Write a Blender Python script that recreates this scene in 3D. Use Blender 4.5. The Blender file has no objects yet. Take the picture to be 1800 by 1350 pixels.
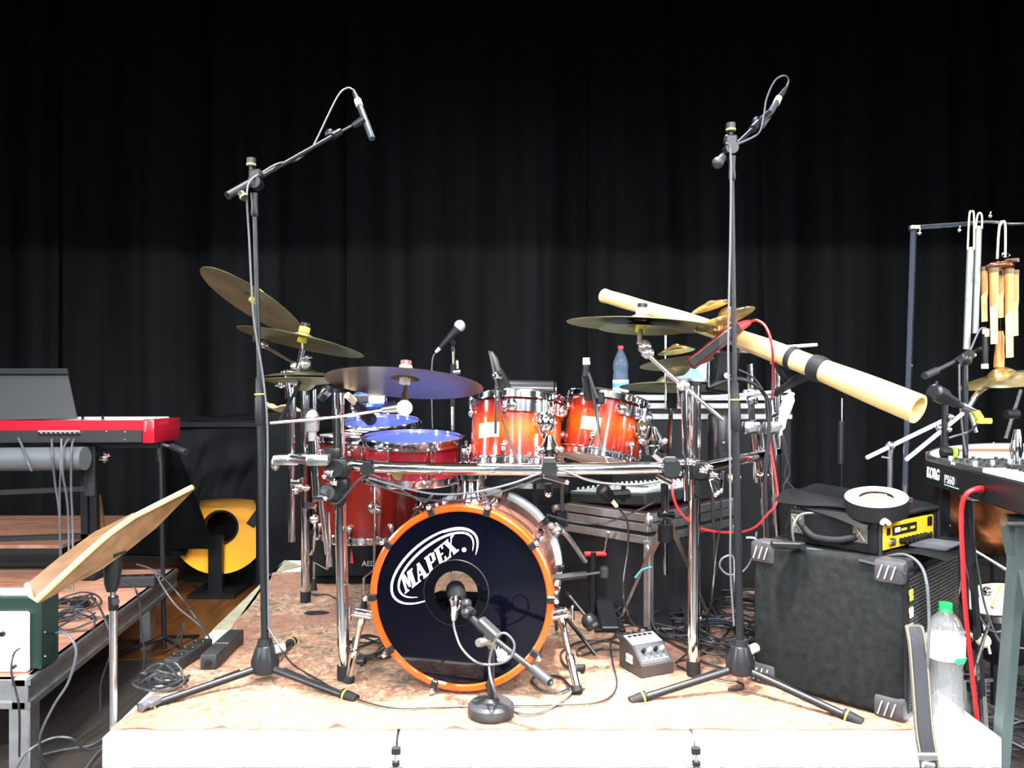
import bpy, bmesh, math, random
from mathutils import Vector as V, Matrix
from math import sin, cos, pi, radians as RAD, sqrt
random.seed(7)
SC = bpy.context.scene
COL = SC.collection
# ---------- camera, light, exposure ----------
F, CX, CY, CZ, RT = 1380.0, 900.0, 690.0, 1.33, 0.40     # focal length in px, principal point, eye height, riser top
cd = bpy.data.cameras.new('camera'); cam = bpy.data.objects.new('camera', cd); COL.objects.link(cam)
cam.location = (0, 0, CZ); cam.rotation_euler = (pi/2, 0, 0)
cd.sensor_width = 36; cd.lens = 36*F/1800; cd.shift_y = (CY-675)/1800; cd.clip_start = .05; cd.clip_end = 60
SC.camera = cam
SC.view_settings.view_transform = 'Standard'; SC.view_settings.look = 'None'
SC.view_settings.exposure = 0.55; SC.view_settings.gamma = 1; SC.view_settings.use_curve_mapping = False
w = bpy.data.worlds.new('world'); SC.world = w; w.use_nodes = True
w.node_tree.nodes['Background'].inputs[0].default_value = (.6, .7, 1, 1)
w.node_tree.nodes['Background'].inputs[1].default_value = .01
def spot(loc, aim, energy, angle=60, blend=.4, rad=.08, col=(1, .96, .9)):
    l = bpy.data.lights.new('stage_spot', 'SPOT'); l.energy = energy; l.spot_size = RAD(angle); l.spot_blend = blend
    l.shadow_soft_size = rad; l.color = col
    o = bpy.data.objects.new('stage_spot', l); COL.objects.link(o); o.location = loc
    o.rotation_euler = (V(aim)-V(loc)).to_track_quat('-Z', 'Y').to_euler()
    return o
spot((0.15, 1.62, 4.9), (0.1, 1.66, .4), 6000, 42, 1, .12, (1, .95, .88))      # overhead lamp above the riser front
spot((-2.6, 1.3, 4.8), (-2.0, 3.7, .4), 900, 56, .9, .1, (1, .96, .9))
spot((-1.3, 0.6, 4.6), (-0.6, 2.3, .4), 520, 50, .8, .12, (1, .97, .93))
spot((1.9, 0.6, 4.6), (1.0, 2.3, .5), 520, 50, .8, .12, (1, .97, .93))
for x, e in ((-3.2, 430), (-1.4, 480), (0.4, 480), (1.9, 480), (3.4, 430)):      # lamps on the front truss
    spot((x, -3.5, 4.62), (x*.55, 3.2, .9), e, 60, .5, .07, (.93, .97, 1))
spot((1.6, 5.6, 5.2), (0.3, 2.6, 0.6), 260, 60, .6, .1, (.55, .65, 1))           # cool back light
def area(loc, aim, energy, sx, sy, col, spread=115):
    l = bpy.data.lights.new('added_area_light', 'AREA'); l.shape = 'RECTANGLE'; l.size = sx; l.size_y = sy; l.energy = energy; l.color = col
    l.spread = RAD(spread); o = bpy.data.objects.new('added_area_light', l); COL.objects.link(o); o.location = loc
    o.rotation_euler = (V(aim)-V(loc)).to_track_quat('-Z', 'Y').to_euler()
area((-2.4, -3.0, 5.6), (0, 2.6, .8), 150, 3.2, .9, (.9, .95, 1))          # two unseen soft panels added for the chrome to reflect
area((2.6, -2.4, 5.6), (0, 2.6, .8), 150, 3.2, .9, (1, .95, .9))
for x, y, z, e in ((-4.6, -.6, 2.3, 38), (4.8, -.8, 2.3, 38), (-1.5, -5.2, 2.9, 30), (1.3, -5.2, 2.9, 30), (-5.4, 2.4, 2.6, 30), (5.4, 2.0, 2.6, 30)):   # unseen strip lights added to put upright highlights on the chrome tubes
    area((x, y, z), (0, 2.6, .5), e*.7, .28, 2.2, (.95, .97, 1), 62)
area((0, -6.0, 6.4), (0, -6.5, 0), 160, 5.0, 2.0, (.95, .97, 1))             # unseen light added to brighten the auditorium walls mirrored in the chrome
area((-.6, 2.6, 5.6), (0, 2.5, .4), 170, 2.6, .5, (1, .97, .93))            # unseen strip added over the kit to brighten the chrome

# ---------- helpers ----------
def P(x, y, Y): return V(((x-CX)*Y/F, Y, CZ-(y-CY)*Y/F))            # photo pixel at distance Y -> point
def G(x, y, z=RT): return P(x, y, F*(CZ-z)/(y-CY))                  # photo pixel on the level z -> point
def frame(o, z, x=None):
    z = V(z).normalized(); x = V(x) if x is not None else (V((1, 0, 0)) if abs(z.x) < .9 else V((0, 1, 0)))
    x = (x - z*x.dot(z)).normalized(); y = z.cross(x)
    m = Matrix((x, y, z)).transposed().to_4x4(); m.translation = V(o); return m
def zrot(o, deg): return Matrix.Translation(V(o)) @ Matrix.Rotation(RAD(deg), 4, 'Z')
def disc(x, y, Y, ang, b, s):
    """frame of a round thing seen as an ellipse: long axis tilt ang, ratio b, s=+1 top seen / -1 underside seen"""
    o = P(x, y, Y); t = (V((0, 0, CZ))-o).normalized(); r = t.cross(V((0, 0, 1))).normalized()*-1
    up = t.cross(r).normalized()
    if up.z < 0: up = -up
    a = RAD(ang); u = up*cos(a) - r*sin(a); lx = r*cos(a)+up*sin(a)
    return frame(o, u*sqrt(1-b*b)+t*(b*s), lx)
def smooth(pts, n=6, closed=False):
    pts = [V(p) for p in pts]
    if len(pts) < 3: return pts
    out = []; N = len(pts)
    for i in range(N if closed else N-1):
        if closed: p = [pts[(i+k-1) % N] for k in range(4)]
        else: p = [pts[max(i-1, 0)], pts[i], pts[i+1], pts[min(i+2, N-1)]]
        for k in range(n):
            t = k/n; t2 = t*t; t3 = t2*t
            out.append(.5*((2*p[1])+(p[2]-p[0])*t+(2*p[0]-5*p[1]+4*p[2]-p[3])*t2+(3*p[1]-p[0]-3*p[2]+p[3])*t3))
    if not closed: out.append(pts[-1])
    return out
class MB:
    def __init__(s, M=None): s.bm = bmesh.new(); s.M = M.copy() if M is not None else Matrix()
    def box(s, c, sz, rot=None, bev=0, seg=1):
        m = s.M @ Matrix.Translation(V(c)) @ (rot.to_4x4() if rot is not None else Matrix()) @ Matrix.Diagonal((*sz, 1))
        r = bmesh.ops.create_cube(s.bm, size=1, matrix=m)
        if bev:
            e = list({e for v in r['verts'] for e in v.link_edges})
            bmesh.ops.bevel(s.bm, geom=e, offset=bev, segments=seg, affect='EDGES', profile=.5)
        return s
    def bar(s, a, b, wd, th, up=(0, 0, 1), bev=0):
        a = V(a); b = V(b); f = frame((a+b)/2, b-a, V(up)); s2 = s.M; s.M = s.M @ f
        s.box((0, 0, 0), (th, wd, (b-a).length), bev=bev); s.M = s2; return s
    def rings(s, rings, closed=False, caps=True):
        vs = [[s.bm.verts.new(s.M @ V(p)) for p in r] for r in rings]
        n = len(vs[0]); m = len(vs)
        for i in range(m if closed else m-1):
            a, b = vs[i], vs[(i+1) % m]
            for k in range(n):
                try: s.bm.faces.new((a[k], a[(k+1) % n], b[(k+1) % n], b[k]))
                except ValueError: pass
        if caps and not closed:
            for r in (vs[0], vs[-1]):
                try: s.bm.faces.new(r)
                except ValueError: pass
        return s
    def tube(s, pts, r, seg=8, closed=False, sm=0, sy=1.0, caps=True):
        if sm: pts = smooth(pts, sm, closed)
        pts = [V(p) for p in pts]; n = len(pts); rs = r if isinstance(r, (list, tuple)) else [r]*n
        if len(rs) != n: rs = [rs[min(int(i*(len(rs)-1)/(n-1)+.5), len(rs)-1)] for i in range(n)]
        x = None; R_ = []
        for i in range(n):
            if closed: d = pts[(i+1) % n]-pts[i-1]
            else: d = pts[min(i+1, n-1)]-pts[max(i-1, 0)]
            if d.length < 1e-9: d = V((0, 0, 1))
            d.normalize()
            if x is None: x = d.orthogonal()
            x = (x-d*x.dot(d));
            if x.length < 1e-6: x = d.orthogonal()
            x.normalize(); y = d.cross(x)
            R_.append([pts[i]+(x*cos(2*pi*k/seg)+y*sin(2*pi*k/seg)*sy)*rs[i] for k in range(seg)])
        return s.rings(R_, closed, caps)
    def cyl(s, a, b, r0, r1=None, seg=16): return s.tube([a, b], [r0, r0 if r1 is None else r1], seg)
    def steps(s, a, b, prof, seg=16):
        """turned rod from a to b, prof = [(t 0..1, radius)...]"""
        a = V(a); b = V(b); f = frame(a, b-a); L = (b-a).length; s2 = s.M; s.M = s.M @ f
        s.lathe([(r, t*L) for t, r in prof], seg); s.M = s2; return s
    def lathe(s, prof, seg=32, M=None, closed=False):
        M = M if M is not None else Matrix()
        prof = [(max(r, 1e-5), z) for r, z in prof]
        rr = [[M @ V((r*cos(2*pi*k/seg), r*sin(2*pi*k/seg), z)) for k in range(seg)] for r, z in prof]
        return s.rings(rr, closed, True)
    def ring(s, R0, R1, z0, z1, seg=48): return s.lathe([(R0, z0), (R1, z0), (R1, z1), (R0, z1)], seg, closed=True)
    def prism(s, poly, z0, z1, M=None):
        M = M if M is not None else Matrix()
        return s.rings([[M @ V((x, y, z0)) for x, y in poly], [M @ V((x, y, z1)) for x, y in poly]])
    def slab(s, pts, th):
        pts = [V(p) for p in pts]; n = (pts[1]-pts[0]).cross(pts[2]-pts[0]).normalized()*th
        return s.rings([pts, [p+n for p in pts]])
    def sph(s, c, r, sc=(1, 1, 1), rot=None, seg=14):
        m = s.M @ Matrix.Translation(V(c)) @ (rot.to_4x4() if rot is not None else Matrix()) @ Matrix.Diagonal((*sc, 1))
        bmesh.ops.create_uvsphere(s.bm, u_segments=seg, v_segments=max(6, seg*2//3), radius=r, matrix=m); return s
    def grid(s, fn, nu, nv, th=0):
        vs = [[s.bm.verts.new(s.M @ V(fn(i/nu, j/nv))) for j in range(nv+1)] for i in range(nu+1)]
        for i in range(nu):
            for j in range(nv): s.bm.faces.new((vs[i][j], vs[i+1][j], vs[i+1][j+1], vs[i][j+1]))
        if th:
            bmesh.ops.solidify(s.bm, geom=s.bm.faces[:], thickness=th)
        return s
W = {}
def _mk(mb, name, mat, inv, sharp):
    bm = mb.bm; bmesh.ops.recalc_face_normals(bm, faces=bm.faces[:]); bm.transform(inv)
    if inv.determinant() < 0: bmesh.ops.reverse_faces(bm, faces=bm.faces[:])
    me = bpy.data.meshes.new(name); bm.to_mesh(me); bm.free(); me.materials.append(mat)
    me.shade_smooth(); me.set_sharp_from_angle(angle=RAD(sharp))
    o = bpy.data.objects.new(name, me); COL.objects.link(o); return o
def tag(o, label=None, cat=None, group=None, kind=None):
    if label: o['label'] = label
    if cat: o['category'] = cat
    if group: o['group'] = group
    if kind: o['kind'] = kind
    return o
def thing(name, label, cat, M, group=None):
    if not isinstance(M, Matrix): M = Matrix.Translation(V(M))
    o = bpy.data.objects.new(name, None); COL.objects.link(o); o.empty_display_size = .05; o.matrix_basis = M; W[o] = M.copy()
    return tag(o, label, cat, group)
def part(mb, name, mat, parent, label=None, sharp=35, kind=None):
    M = W[parent]; o = _mk(mb, name, mat, M.inverted(), sharp); o.parent = parent; W[o] = M
    return tag(o, label, kind=kind)
def solo(mb, name, mat, label, cat, group=None, kind=None, loc=None, sharp=35):
    if loc is None:
        c = [v.co for v in mb.bm.verts]; loc = V(((min(v.x for v in c)+max(v.x for v in c))/2, (min(v.y for v in c)+max(v.y for v in c))/2, min(v.z for v in c)))
    M = loc if isinstance(loc, Matrix) else Matrix.Translation(V(loc))
    o = _mk(mb, name, mat, M.inverted(), sharp); o.matrix_basis = M; W[o] = M
    return tag(o, label, cat, group, kind)
def struct(mb, name, mat): return tag(_mk(mb, name, mat, Matrix(), 35), kind='structure')

# ---------- materials ----------
def mat(name, col, rough=.5, metal=0, coat=0, bump=0, bscale=200, vary=0, vscale=8, trans=0, ior=1.45, alpha=1, sheen=0, emit=None, es=0, spec=.5):
    m = bpy.data.materials.new(name); m.use_nodes = True; nt = m.node_tree; b = nt.nodes['Principled BSDF']
    c = (*col, 1) if len(col) == 3 else col
    b.inputs['Base Color'].default_value = c; b.inputs['Roughness'].default_value = rough; b.inputs['Metallic'].default_value = metal
    b.inputs['Coat Weight'].default_value = coat; b.inputs['Coat Roughness'].default_value = .05
    b.inputs['Transmission Weight'].default_value = trans; b.inputs['IOR'].default_value = ior; b.inputs['Alpha'].default_value = alpha
    b.inputs['Sheen Weight'].default_value = sheen; b.inputs['Specular IOR Level'].default_value = spec
    if emit: b.inputs['Emission Color'].default_value = (*emit, 1); b.inputs['Emission Strength'].default_value = es
    tc = nt.nodes.new('ShaderNodeTexCoord')
    if vary:
        n = nt.nodes.new('ShaderNodeTexNoise'); n.inputs['Scale'].default_value = vscale; n.inputs['Detail'].default_value = 5
        nt.links.new(tc.outputs['Object'], n.inputs['Vector'])
        r = nt.nodes.new('ShaderNodeValToRGB'); r.color_ramp.elements[0].position = .3; r.color_ramp.elements[1].position = .7
        r.color_ramp.elements[0].color = (*[x*(1-vary) for x in c[:3]], 1); r.color_ramp.elements[1].color = (*[min(1, x*(1+vary)) for x in c[:3]], 1)
        nt.links.new(n.outputs['Fac'], r.inputs['Fac']); nt.links.new(r.outputs['Color'], b.inputs['Base Color'])
    if bump:
        n = nt.nodes.new('ShaderNodeTexNoise'); n.inputs['Scale'].default_value = bscale; n.inputs['Detail'].default_value = 3
        nt.links.new(tc.outputs['Object'], n.inputs['Vector'])
        bp = nt.nodes.new('ShaderNodeBump'); bp.inputs['Strength'].default_value = bump; bp.inputs['Distance'].default_value = .002
        nt.links.new(n.outputs['Fac'], bp.inputs['Height']); nt.links.new(bp.outputs['Normal'], b.inputs['Normal'])
    return m
def nodes(m): return m.node_tree, m.node_tree.nodes['Principled BSDF']
def ramp(nt, src, els):
    r = nt.nodes.new('ShaderNodeValToRGB'); cr = r.color_ramp
    while len(cr.elements) < len(els): cr.elements.new(.5)
    for e, (p, c) in zip(cr.elements, els): e.position = p; e.color = (*c, 1)
    nt.links.new(src, r.inputs['Fac']); return r
CHROME = mat('chrome', (.78, .79, .82), .09, 1, bump=.02, bscale=60)
CHROME2 = mat('satin_chrome', (.62, .63, .66), .25, 1, bump=.05, bscale=90)
ALU = mat('aluminium', (.55, .57, .58), .35, 1, vary=.15, vscale=20)
CAST = mat('cast_metal', (.5, .5, .5), .3, .9, bump=.1, bscale=80)
BLACK = mat('black_plastic', (.007, .008, .009), .38, bump=.03, spec=.25)
BPAINT = mat('black_painted_metal', (.009, .01, .012), .33, .05, spec=.35)
RUBBER = mat('black_rubber', (.009, .009, .01), .65, spec=.2)
CABLE = mat('cable_jacket', (.016, .017, .02), .36)
CABLEG = mat('grey_cable_jacket', (.07, .075, .085), .4)
REDC = mat('red_cable_jacket', (.65, .02, .025), .4)
YEL = mat('yellow_plastic', (.8, .72, .03), .5)
GREEN = mat('green_ring', (.35, .75, .05), .4)
WHITE = mat('white_label', (.8, .8, .78), .5)
CREAM = mat('cream_tape', (.75, .66, .45), .6)
FELT = mat('black_cloth', (.007, .008, .009), .95, spec=.05, bump=.4, bscale=300, vary=.3, vscale=3)
FELTG = mat('grey_black_molton', (.018, .019, .022), .95, spec=.05, bump=.4, bscale=300, vary=.25, vscale=4)
CARPET = mat('black_carpet_covering', (.0125, .014, .014), 1, bump=1, bscale=400, vary=.3, vscale=40, spec=.05)
NYLON = mat('black_nylon', (.011, .012, .014), .6, bump=.5, bscale=250, spec=.25)
CORNER = mat('grey_plastic_corner', (.035, .035, .04), .35)
def set_curtain():
    m = mat('stage_molton', (.024, .027, .03), 1, spec=.05); nt, b = nodes(m)
    tc = nt.nodes.new('ShaderNodeTexCoord'); mp = nt.nodes.new('ShaderNodeMapping'); mp.inputs['Scale'].default_value = (3.2, 1, .12)
    n = nt.nodes.new('ShaderNodeTexNoise'); n.inputs['Scale'].default_value = 2; n.inputs['Detail'].default_value = 6
    nt.links.new(tc.outputs['Object'], mp.inputs['Vector']); nt.links.new(mp.outputs['Vector'], n.inputs['Vector'])
    r = ramp(nt, n.outputs['Fac'], [(.35, (.0125, .0134, .015)), (.65, (.022, .024, .0265))]); nt.links.new(r.outputs['Color'], b.inputs['Base Color'])
    return m
CURT = set_curtain()
PLASTER = mat('grey_auditorium_plaster', (.2, .2, .2), .8, vary=.08, vscale=2)
AUDF = mat('grey_auditorium_floor', (.08, .08, .08), .6, vary=.1, vscale=4)
def wood(name, c1, c2, scale=(1, 12, 12), rough=.5, coat=0):
    m = mat(name, c1, rough, coat=coat); nt, b = nodes(m)
    tc = nt.nodes.new('ShaderNodeTexCoord'); mp = nt.nodes.new('ShaderNodeMapping'); mp.inputs['Scale'].default_value = scale
    n = nt.nodes.new('ShaderNodeTexNoise'); n.inputs['Scale'].default_value = 3; n.inputs['Detail'].default_value = 8; n.inputs['Distortion'].default_value = .6
    nt.links.new(tc.outputs['Object'], mp.inputs['Vector']); nt.links.new(mp.outputs['Vector'], n.inputs['Vector'])
    r = ramp(nt, n.outputs['Fac'], [(.3, c1), (.7, c2)]); nt.links.new(r.outputs['Color'], b.inputs['Base Color'])
    bp = nt.nodes.new('ShaderNodeBump'); bp.inputs['Strength'].default_value = .1; bp.inputs['Distance'].default_value = .002
    nt.links.new(n.outputs['Fac'], bp.inputs['Height']); nt.links.new(bp.outputs['Normal'], b.inputs['Normal'])
    return m
PLY = wood('red_brown_plywood', (.22, .09, .055), (.42, .22, .15), (2, 14, 2))
FLOORW = wood('dark_stage_boards', (.02, .018, .017), (.05, .042, .036), (12, 1, 12), .45)
ORANGEW = wood('warm_wooden_floor', (.07, .025, .007), (.13, .05, .014), (12, 1, 12), .4)
WOODB = wood('oiled_ash_board', (.085, .042, .017), (.15, .08, .034), (2, 10, 10), .45)
WOODE = wood('pale_wood_edge', (.5, .33, .13), (.68, .48, .22), (4, 10, 10), .5)
BAMB = wood('bamboo', (.35, .15, .035), (.58, .3, .09), (20, 20, 1.5), .4, .2)
DIDG = wood('pale_eucalyptus', (.48, .31, .11), (.72, .55, .27), (14, 14, 1.2), .35, .4)
STRIP = wood('grey_green_board', (.2, .2, .14), (.3, .29, .2), (4, 4, 4), .6)
WHITEP = mat('white_worn_paint', (.78, .77, .76), .5, vary=.06, vscale=14)
COPPER = mat('hammered_copper', (.3, .11, .045), .3, 1, bump=1, bscale=28)
def brass(name, col, rough=.28):
    m = mat(name, col, rough, .85); nt, b = nodes(m)
    tc = nt.nodes.new('ShaderNodeTexCoord'); sp = nt.nodes.new('ShaderNodeVectorMath'); sp.operation = 'LENGTH'
    nt.links.new(tc.outputs['Object'], sp.inputs[0])
    n = nt.nodes.new('ShaderNodeTexNoise'); n.noise_dimensions = '1D'; n.inputs['Scale'].default_value = 260; n.inputs['Detail'].default_value = 4
    nt.links.new(sp.outputs['Value'], n.inputs['W'])
    n2 = nt.nodes.new('ShaderNodeTexNoise'); n2.inputs['Scale'].default_value = 9; n2.inputs['Detail'].default_value = 4
    nt.links.new(tc.outputs['Object'], n2.inputs['Vector'])
    bp = nt.nodes.new('ShaderNodeBump'); bp.inputs['Strength'].default_value = .25; bp.inputs['Distance'].default_value = .001
    nt.links.new(n.outputs['Fac'], bp.inputs['Height']); nt.links.new(bp.outputs['Normal'], b.inputs['Normal'])
    r = ramp(nt, n2.outputs['Fac'], [(.3, tuple(x*.6 for x in col)), (.7, col)]); nt.links.new(r.outputs['Color'], b.inputs['Base Color'])
    return m
BRASS = brass('cymbal_bronze', (.36, .34, .19), .38); BRASSD = brass('dark_cymbal_bronze', (.15, .1, .068), .34); GOLD = brass('bright_cymbal_brass', (.75, .53, .2), .22)
BRASSM = brass('aged_cymbal_bronze', (.26, .26, .15), .45)
def fade(name, h, mid, edge, dark):
    m = mat(name, mid, .16, coat=.9, spec=.6); nt, b = nodes(m)
    tc = nt.nodes.new('ShaderNodeTexCoord'); sx = nt.nodes.new('ShaderNodeSeparateXYZ'); nt.links.new(tc.outputs['Object'], sx.inputs[0])
    mr = nt.nodes.new('ShaderNodeMapRange'); mr.inputs[1].default_value = -h; mr.inputs[2].default_value = h; nt.links.new(sx.outputs['Z'], mr.inputs[0])
    r = ramp(nt, mr.outputs[0], [(0, dark), (.18, edge), (.5, mid), (.78, edge), (1, dark)])
    n = nt.nodes.new('ShaderNodeTexNoise'); n.inputs['Scale'].default_value = 30; n.inputs['Detail'].default_value = 5
    mp = nt.nodes.new('ShaderNodeMapping'); mp.inputs['Scale'].default_value = (1, 1, .06); nt.links.new(tc.outputs['Object'], mp.inputs[0]); nt.links.new(mp.outputs[0], n.inputs['Vector'])
    mx = nt.nodes.new('ShaderNodeMix'); mx.data_type = 'RGBA'; mx.blend_type = 'MULTIPLY'; mx.inputs[0].default_value = .35
    nt.links.new(r.outputs['Color'], mx.inputs[6]); nt.links.new(n.outputs['Fac'], mx.inputs[7]); nt.links.new(mx.outputs[2], b.inputs['Base Color'])
    return m
BURST = fade('sunburst_lacquer', .1, (.6, .065, .005), (.28, .015, .005), (.1, .004, .004))
BURSTD = fade('red_lacquer', .2, (.2, .012, .006), (.15, .009, .006), (.07, .004, .004))
WINE = mat('wine_red_lacquer', (.17, .005, .012), .14, coat=1, vary=.15, vscale=40)
HOOPO = mat('orange_lacquered_hoop', (.62, .05, .004), .2, coat=.8, vary=.06, vscale=20)
BHEAD = mat('gloss_black_head', (.0008, .001, .003), .06, spec=.28)
BLUEH = mat('blue_drum_head', (.05, .075, .27), .3, coat=.3)
CLEARH = mat('white_drum_head', (.7, .68, .62), .5, vary=.08, vscale=10)
REDK = mat('red_keyboard_lacquer', (.34, .006, .018), .3, coat=.5)
DGREY = mat('dark_grey_metal', (.022, .024, .026), .45, .2, spec=.4)
DESK = mat('charcoal_plate', (.022, .024, .026), .5)
ORNG = mat('orange_yellow_plastic', (1, .43, .006), .45)
GBOX = mat('dark_green_paint', (.006, .02, .016), .4)
AMPY = mat('yellow_amp_panel', (.72, .4, .015), .4)
def clear(name, col, rough=.03, alpha=.3):
    return mat(name, col, rough, trans=1, ior=1.2, alpha=alpha)
PET = mat('clear_bottle_plastic', (.95, .98, 1), .04, trans=.9, ior=1.45, alpha=.6)
ACRY = mat('clear_acrylic', (.6, .7, .95), .04, trans=.92, ior=1.3, alpha=.35)
RODW = mat('bright_satin_steel', (.8, .8, .82), .5, .35)
BLUES = mat('blue_bottle_plastic', (.55, .75, 1), .04, trans=.9, ior=1.3, alpha=.35)
SCREEN = mat('lit_tablet_screen', (.3, .5, .6), .2, emit=(.45, .7, .85), es=.22)
def rugmat():
    m = mat('patterned_rug_pile', (.4, .2, .14), .95, sheen=.1); nt, b = nodes(m)
    tc = nt.nodes.new('ShaderNodeTexCoord')
    n0 = nt.nodes.new('ShaderNodeTexNoise'); n0.inputs['Scale'].default_value = 5; n0.inputs['Detail'].default_value = 3
    nt.links.new(tc.outputs['Object'], n0.inputs['Vector'])
    mx0 = nt.nodes.new('ShaderNodeMix'); mx0.data_type = 'VECTOR'; mx0.inputs[0].default_value = .1
    n0.inputs['Scale'].default_value = 9; nt.links.new(tc.outputs['Object'], mx0.inputs[4]); nt.links.new(n0.outputs['Color'], mx0.inputs[5])
    v = nt.nodes.new('ShaderNodeTexVoronoi'); v.inputs['Scale'].default_value = 34; nt.links.new(mx0.outputs[1], v.inputs['Vector'])
    v2 = nt.nodes.new('ShaderNodeTexVoronoi'); v2.inputs['Scale'].default_value = 12; nt.links.new(mx0.outputs[1], v2.inputs['Vector'])
    sn = nt.nodes.new('ShaderNodeMath'); sn.operation = 'SINE'; ml = nt.nodes.new('ShaderNodeMath'); ml.operation = 'MULTIPLY'; ml.inputs[1].default_value = 24
    nt.links.new(v2.outputs['Distance'], ml.inputs[0]); nt.links.new(ml.outputs[0], sn.inputs[0])
    sc = nt.nodes.new('ShaderNodeSeparateColor'); nt.links.new(v.outputs['Color'], sc.inputs[0])
    ad = nt.nodes.new('ShaderNodeMath'); ad.operation = 'MULTIPLY_ADD'; ad.inputs[1].default_value = .17; nt.links.new(sn.outputs[0], ad.inputs[0]); nt.links.new(sc.outputs[0], ad.inputs[2])
    pat = ramp(nt, ad.outputs[0], [(.0, (.12, .12, .085)), (.16, (.26, .21, .13)), (.36, (.42, .23, .145)), (.6, (.56, .46, .3)), (.78, (.36, .13, .08)), (1, (.46, .27, .18))])
    n1 = nt.nodes.new('ShaderNodeTexNoise'); n1.inputs['Scale'].default_value = 2.3; n1.inputs['Detail'].default_value = 4
    nt.links.new(tc.outputs['Object'], n1.inputs['Vector'])
    fld = ramp(nt, n1.outputs['Fac'], [(.5, (.12, .12, .12)), (.58, (.75, .75, .75))])
    mx = nt.nodes.new('ShaderNodeMix'); mx.data_type = 'RGBA'; nt.links.new(fld.outputs['Color'], mx.inputs[0])
    mx.inputs[7].default_value = (.36, .165, .105, 1); nt.links.new(pat.outputs['Color'], mx.inputs[6])
    n2 = nt.nodes.new('ShaderNodeTexNoise'); n2.inputs['Scale'].default_value = 60; n2.inputs['Detail'].default_value = 2; nt.links.new(tc.outputs['Object'], n2.inputs['Vector'])
    m2 = nt.nodes.new('ShaderNodeMix'); m2.data_type = 'RGBA'; m2.blend_type = 'OVERLAY'; m2.inputs[0].default_value = .6
    nt.links.new(mx.outputs[2], m2.inputs[6]); nt.links.new(n2.outputs['Fac'], m2.inputs[7]); nt.links.new(m2.outputs[2], b.inputs['Base Color'])
    bp = nt.nodes.new('ShaderNodeBump'); bp.inputs['Strength'].default_value = .5; bp.inputs['Distance'].default_value = .003
    nt.links.new(n2.outputs['Fac'], bp.inputs['Height']); nt.links.new(bp.outputs['Normal'], b.inputs['Normal'])
    return m
RUG = rugmat()
def grillemat():
    m = mat('perforated_steel_grille', (.03, .032, .033), .4, .5); nt, b = nodes(m)
    tc = nt.nodes.new('ShaderNodeTexCoord'); mp = nt.nodes.new('ShaderNodeMapping'); mp.inputs['Rotation'].default_value = (pi/2, 0, 0)
    br = nt.nodes.new('ShaderNodeTexBrick'); br.inputs['Scale'].default_value = 28; br.inputs['Mortar Size'].default_value = .035; br.inputs['Brick Width'].default_value = .6; br.inputs['Row Height'].default_value = .3
    nt.links.new(tc.outputs['Object'], mp.inputs['Vector']); nt.links.new(mp.outputs['Vector'], br.inputs['Vector'])
    r = ramp(nt, br.outputs['Fac'], [(.2, (.006, .006, .006)), (.9, (.12, .125, .12))]); nt.links.new(r.outputs['Color'], b.inputs['Base Color'])
    bp = nt.nodes.new('ShaderNodeBump'); bp.inputs['Strength'].default_value = 1; bp.inputs['Distance'].default_value = .004
    nt.links.new(br.outputs['Fac'], bp.inputs['Height']); nt.links.new(bp.outputs['Normal'], b.inputs['Normal'])
    return m
GRILLE = grillemat()
def text(txt, M, size, m, parent, name, bold=0, ext=.0006, sx=1.0, shear=0):
    c = bpy.data.curves.new('t', 'FONT'); c.body = txt; c.size = size; c.extrude = ext; c.offset = bold; c.shear = shear; c.resolution_u = 3
    o = bpy.data.objects.new('t', c); COL.objects.link(o); bpy.context.view_layer.update()
    me = bpy.data.meshes.new_from_object(o.evaluated_get(bpy.context.evaluated_depsgraph_get())); bpy.data.objects.remove(o)
    mb = MB(); mb.bm.from_mesh(me); mb.bm.transform(M @ Matrix.Diagonal((sx, 1, 1, 1))); bpy.data.meshes.remove(me)
    return part(mb, name, m, parent, sharp=30)
# ---------- the setting ----------
struct(MB().box((0, 4.2, -.05), (16, 9.6, .1)), 'floor', FLOORW)
struct(MB().box((0, -4.8, -.05), (16, 8.4, .1)), 'floor_auditorium', AUDF)
struct(MB().box((-2.6, 5.0, .004), (2.6, 2.2, .008)), 'floor_boards', ORANGEW)
struct(MB().box((0, 7.2, 3.5), (16, .2, 7.2)), 'wall_back', FELT)
for s_, n_ in ((-1, 'left'), (1, 'right')):
    struct(MB().box((8*s_, 4.3, 3.5), (.2, 5.6, 7.2)), 'wall_'+n_, FELT)
    struct(MB().box((8*s_, -3.7, 3.5), (.2, 10.4, 7.2)), 'wall_%s_auditorium' % n_, PLASTER)
struct(MB().box((0, -9, 3.5), (16, .2, 7.2)), 'wall_front', PLASTER)
struct(MB().box((0, -.9, 7.1), (16, 16.4, .2)), 'ceiling', FELT)
edges = [-6.6, -3.66, -1.30, .57, 2.05, 4.2, 6.8]
clab = ['leftmost black stage curtain panel behind the red keyboard', 'black stage curtain panel behind the left microphone stand', 'wide middle black stage curtain panel behind the vocal microphone',
        'black stage curtain panel behind the water bottle with red cap', 'black stage curtain panel behind the long wooden wind instrument', 'rightmost black stage curtain panel behind the wind chimes']
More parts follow.
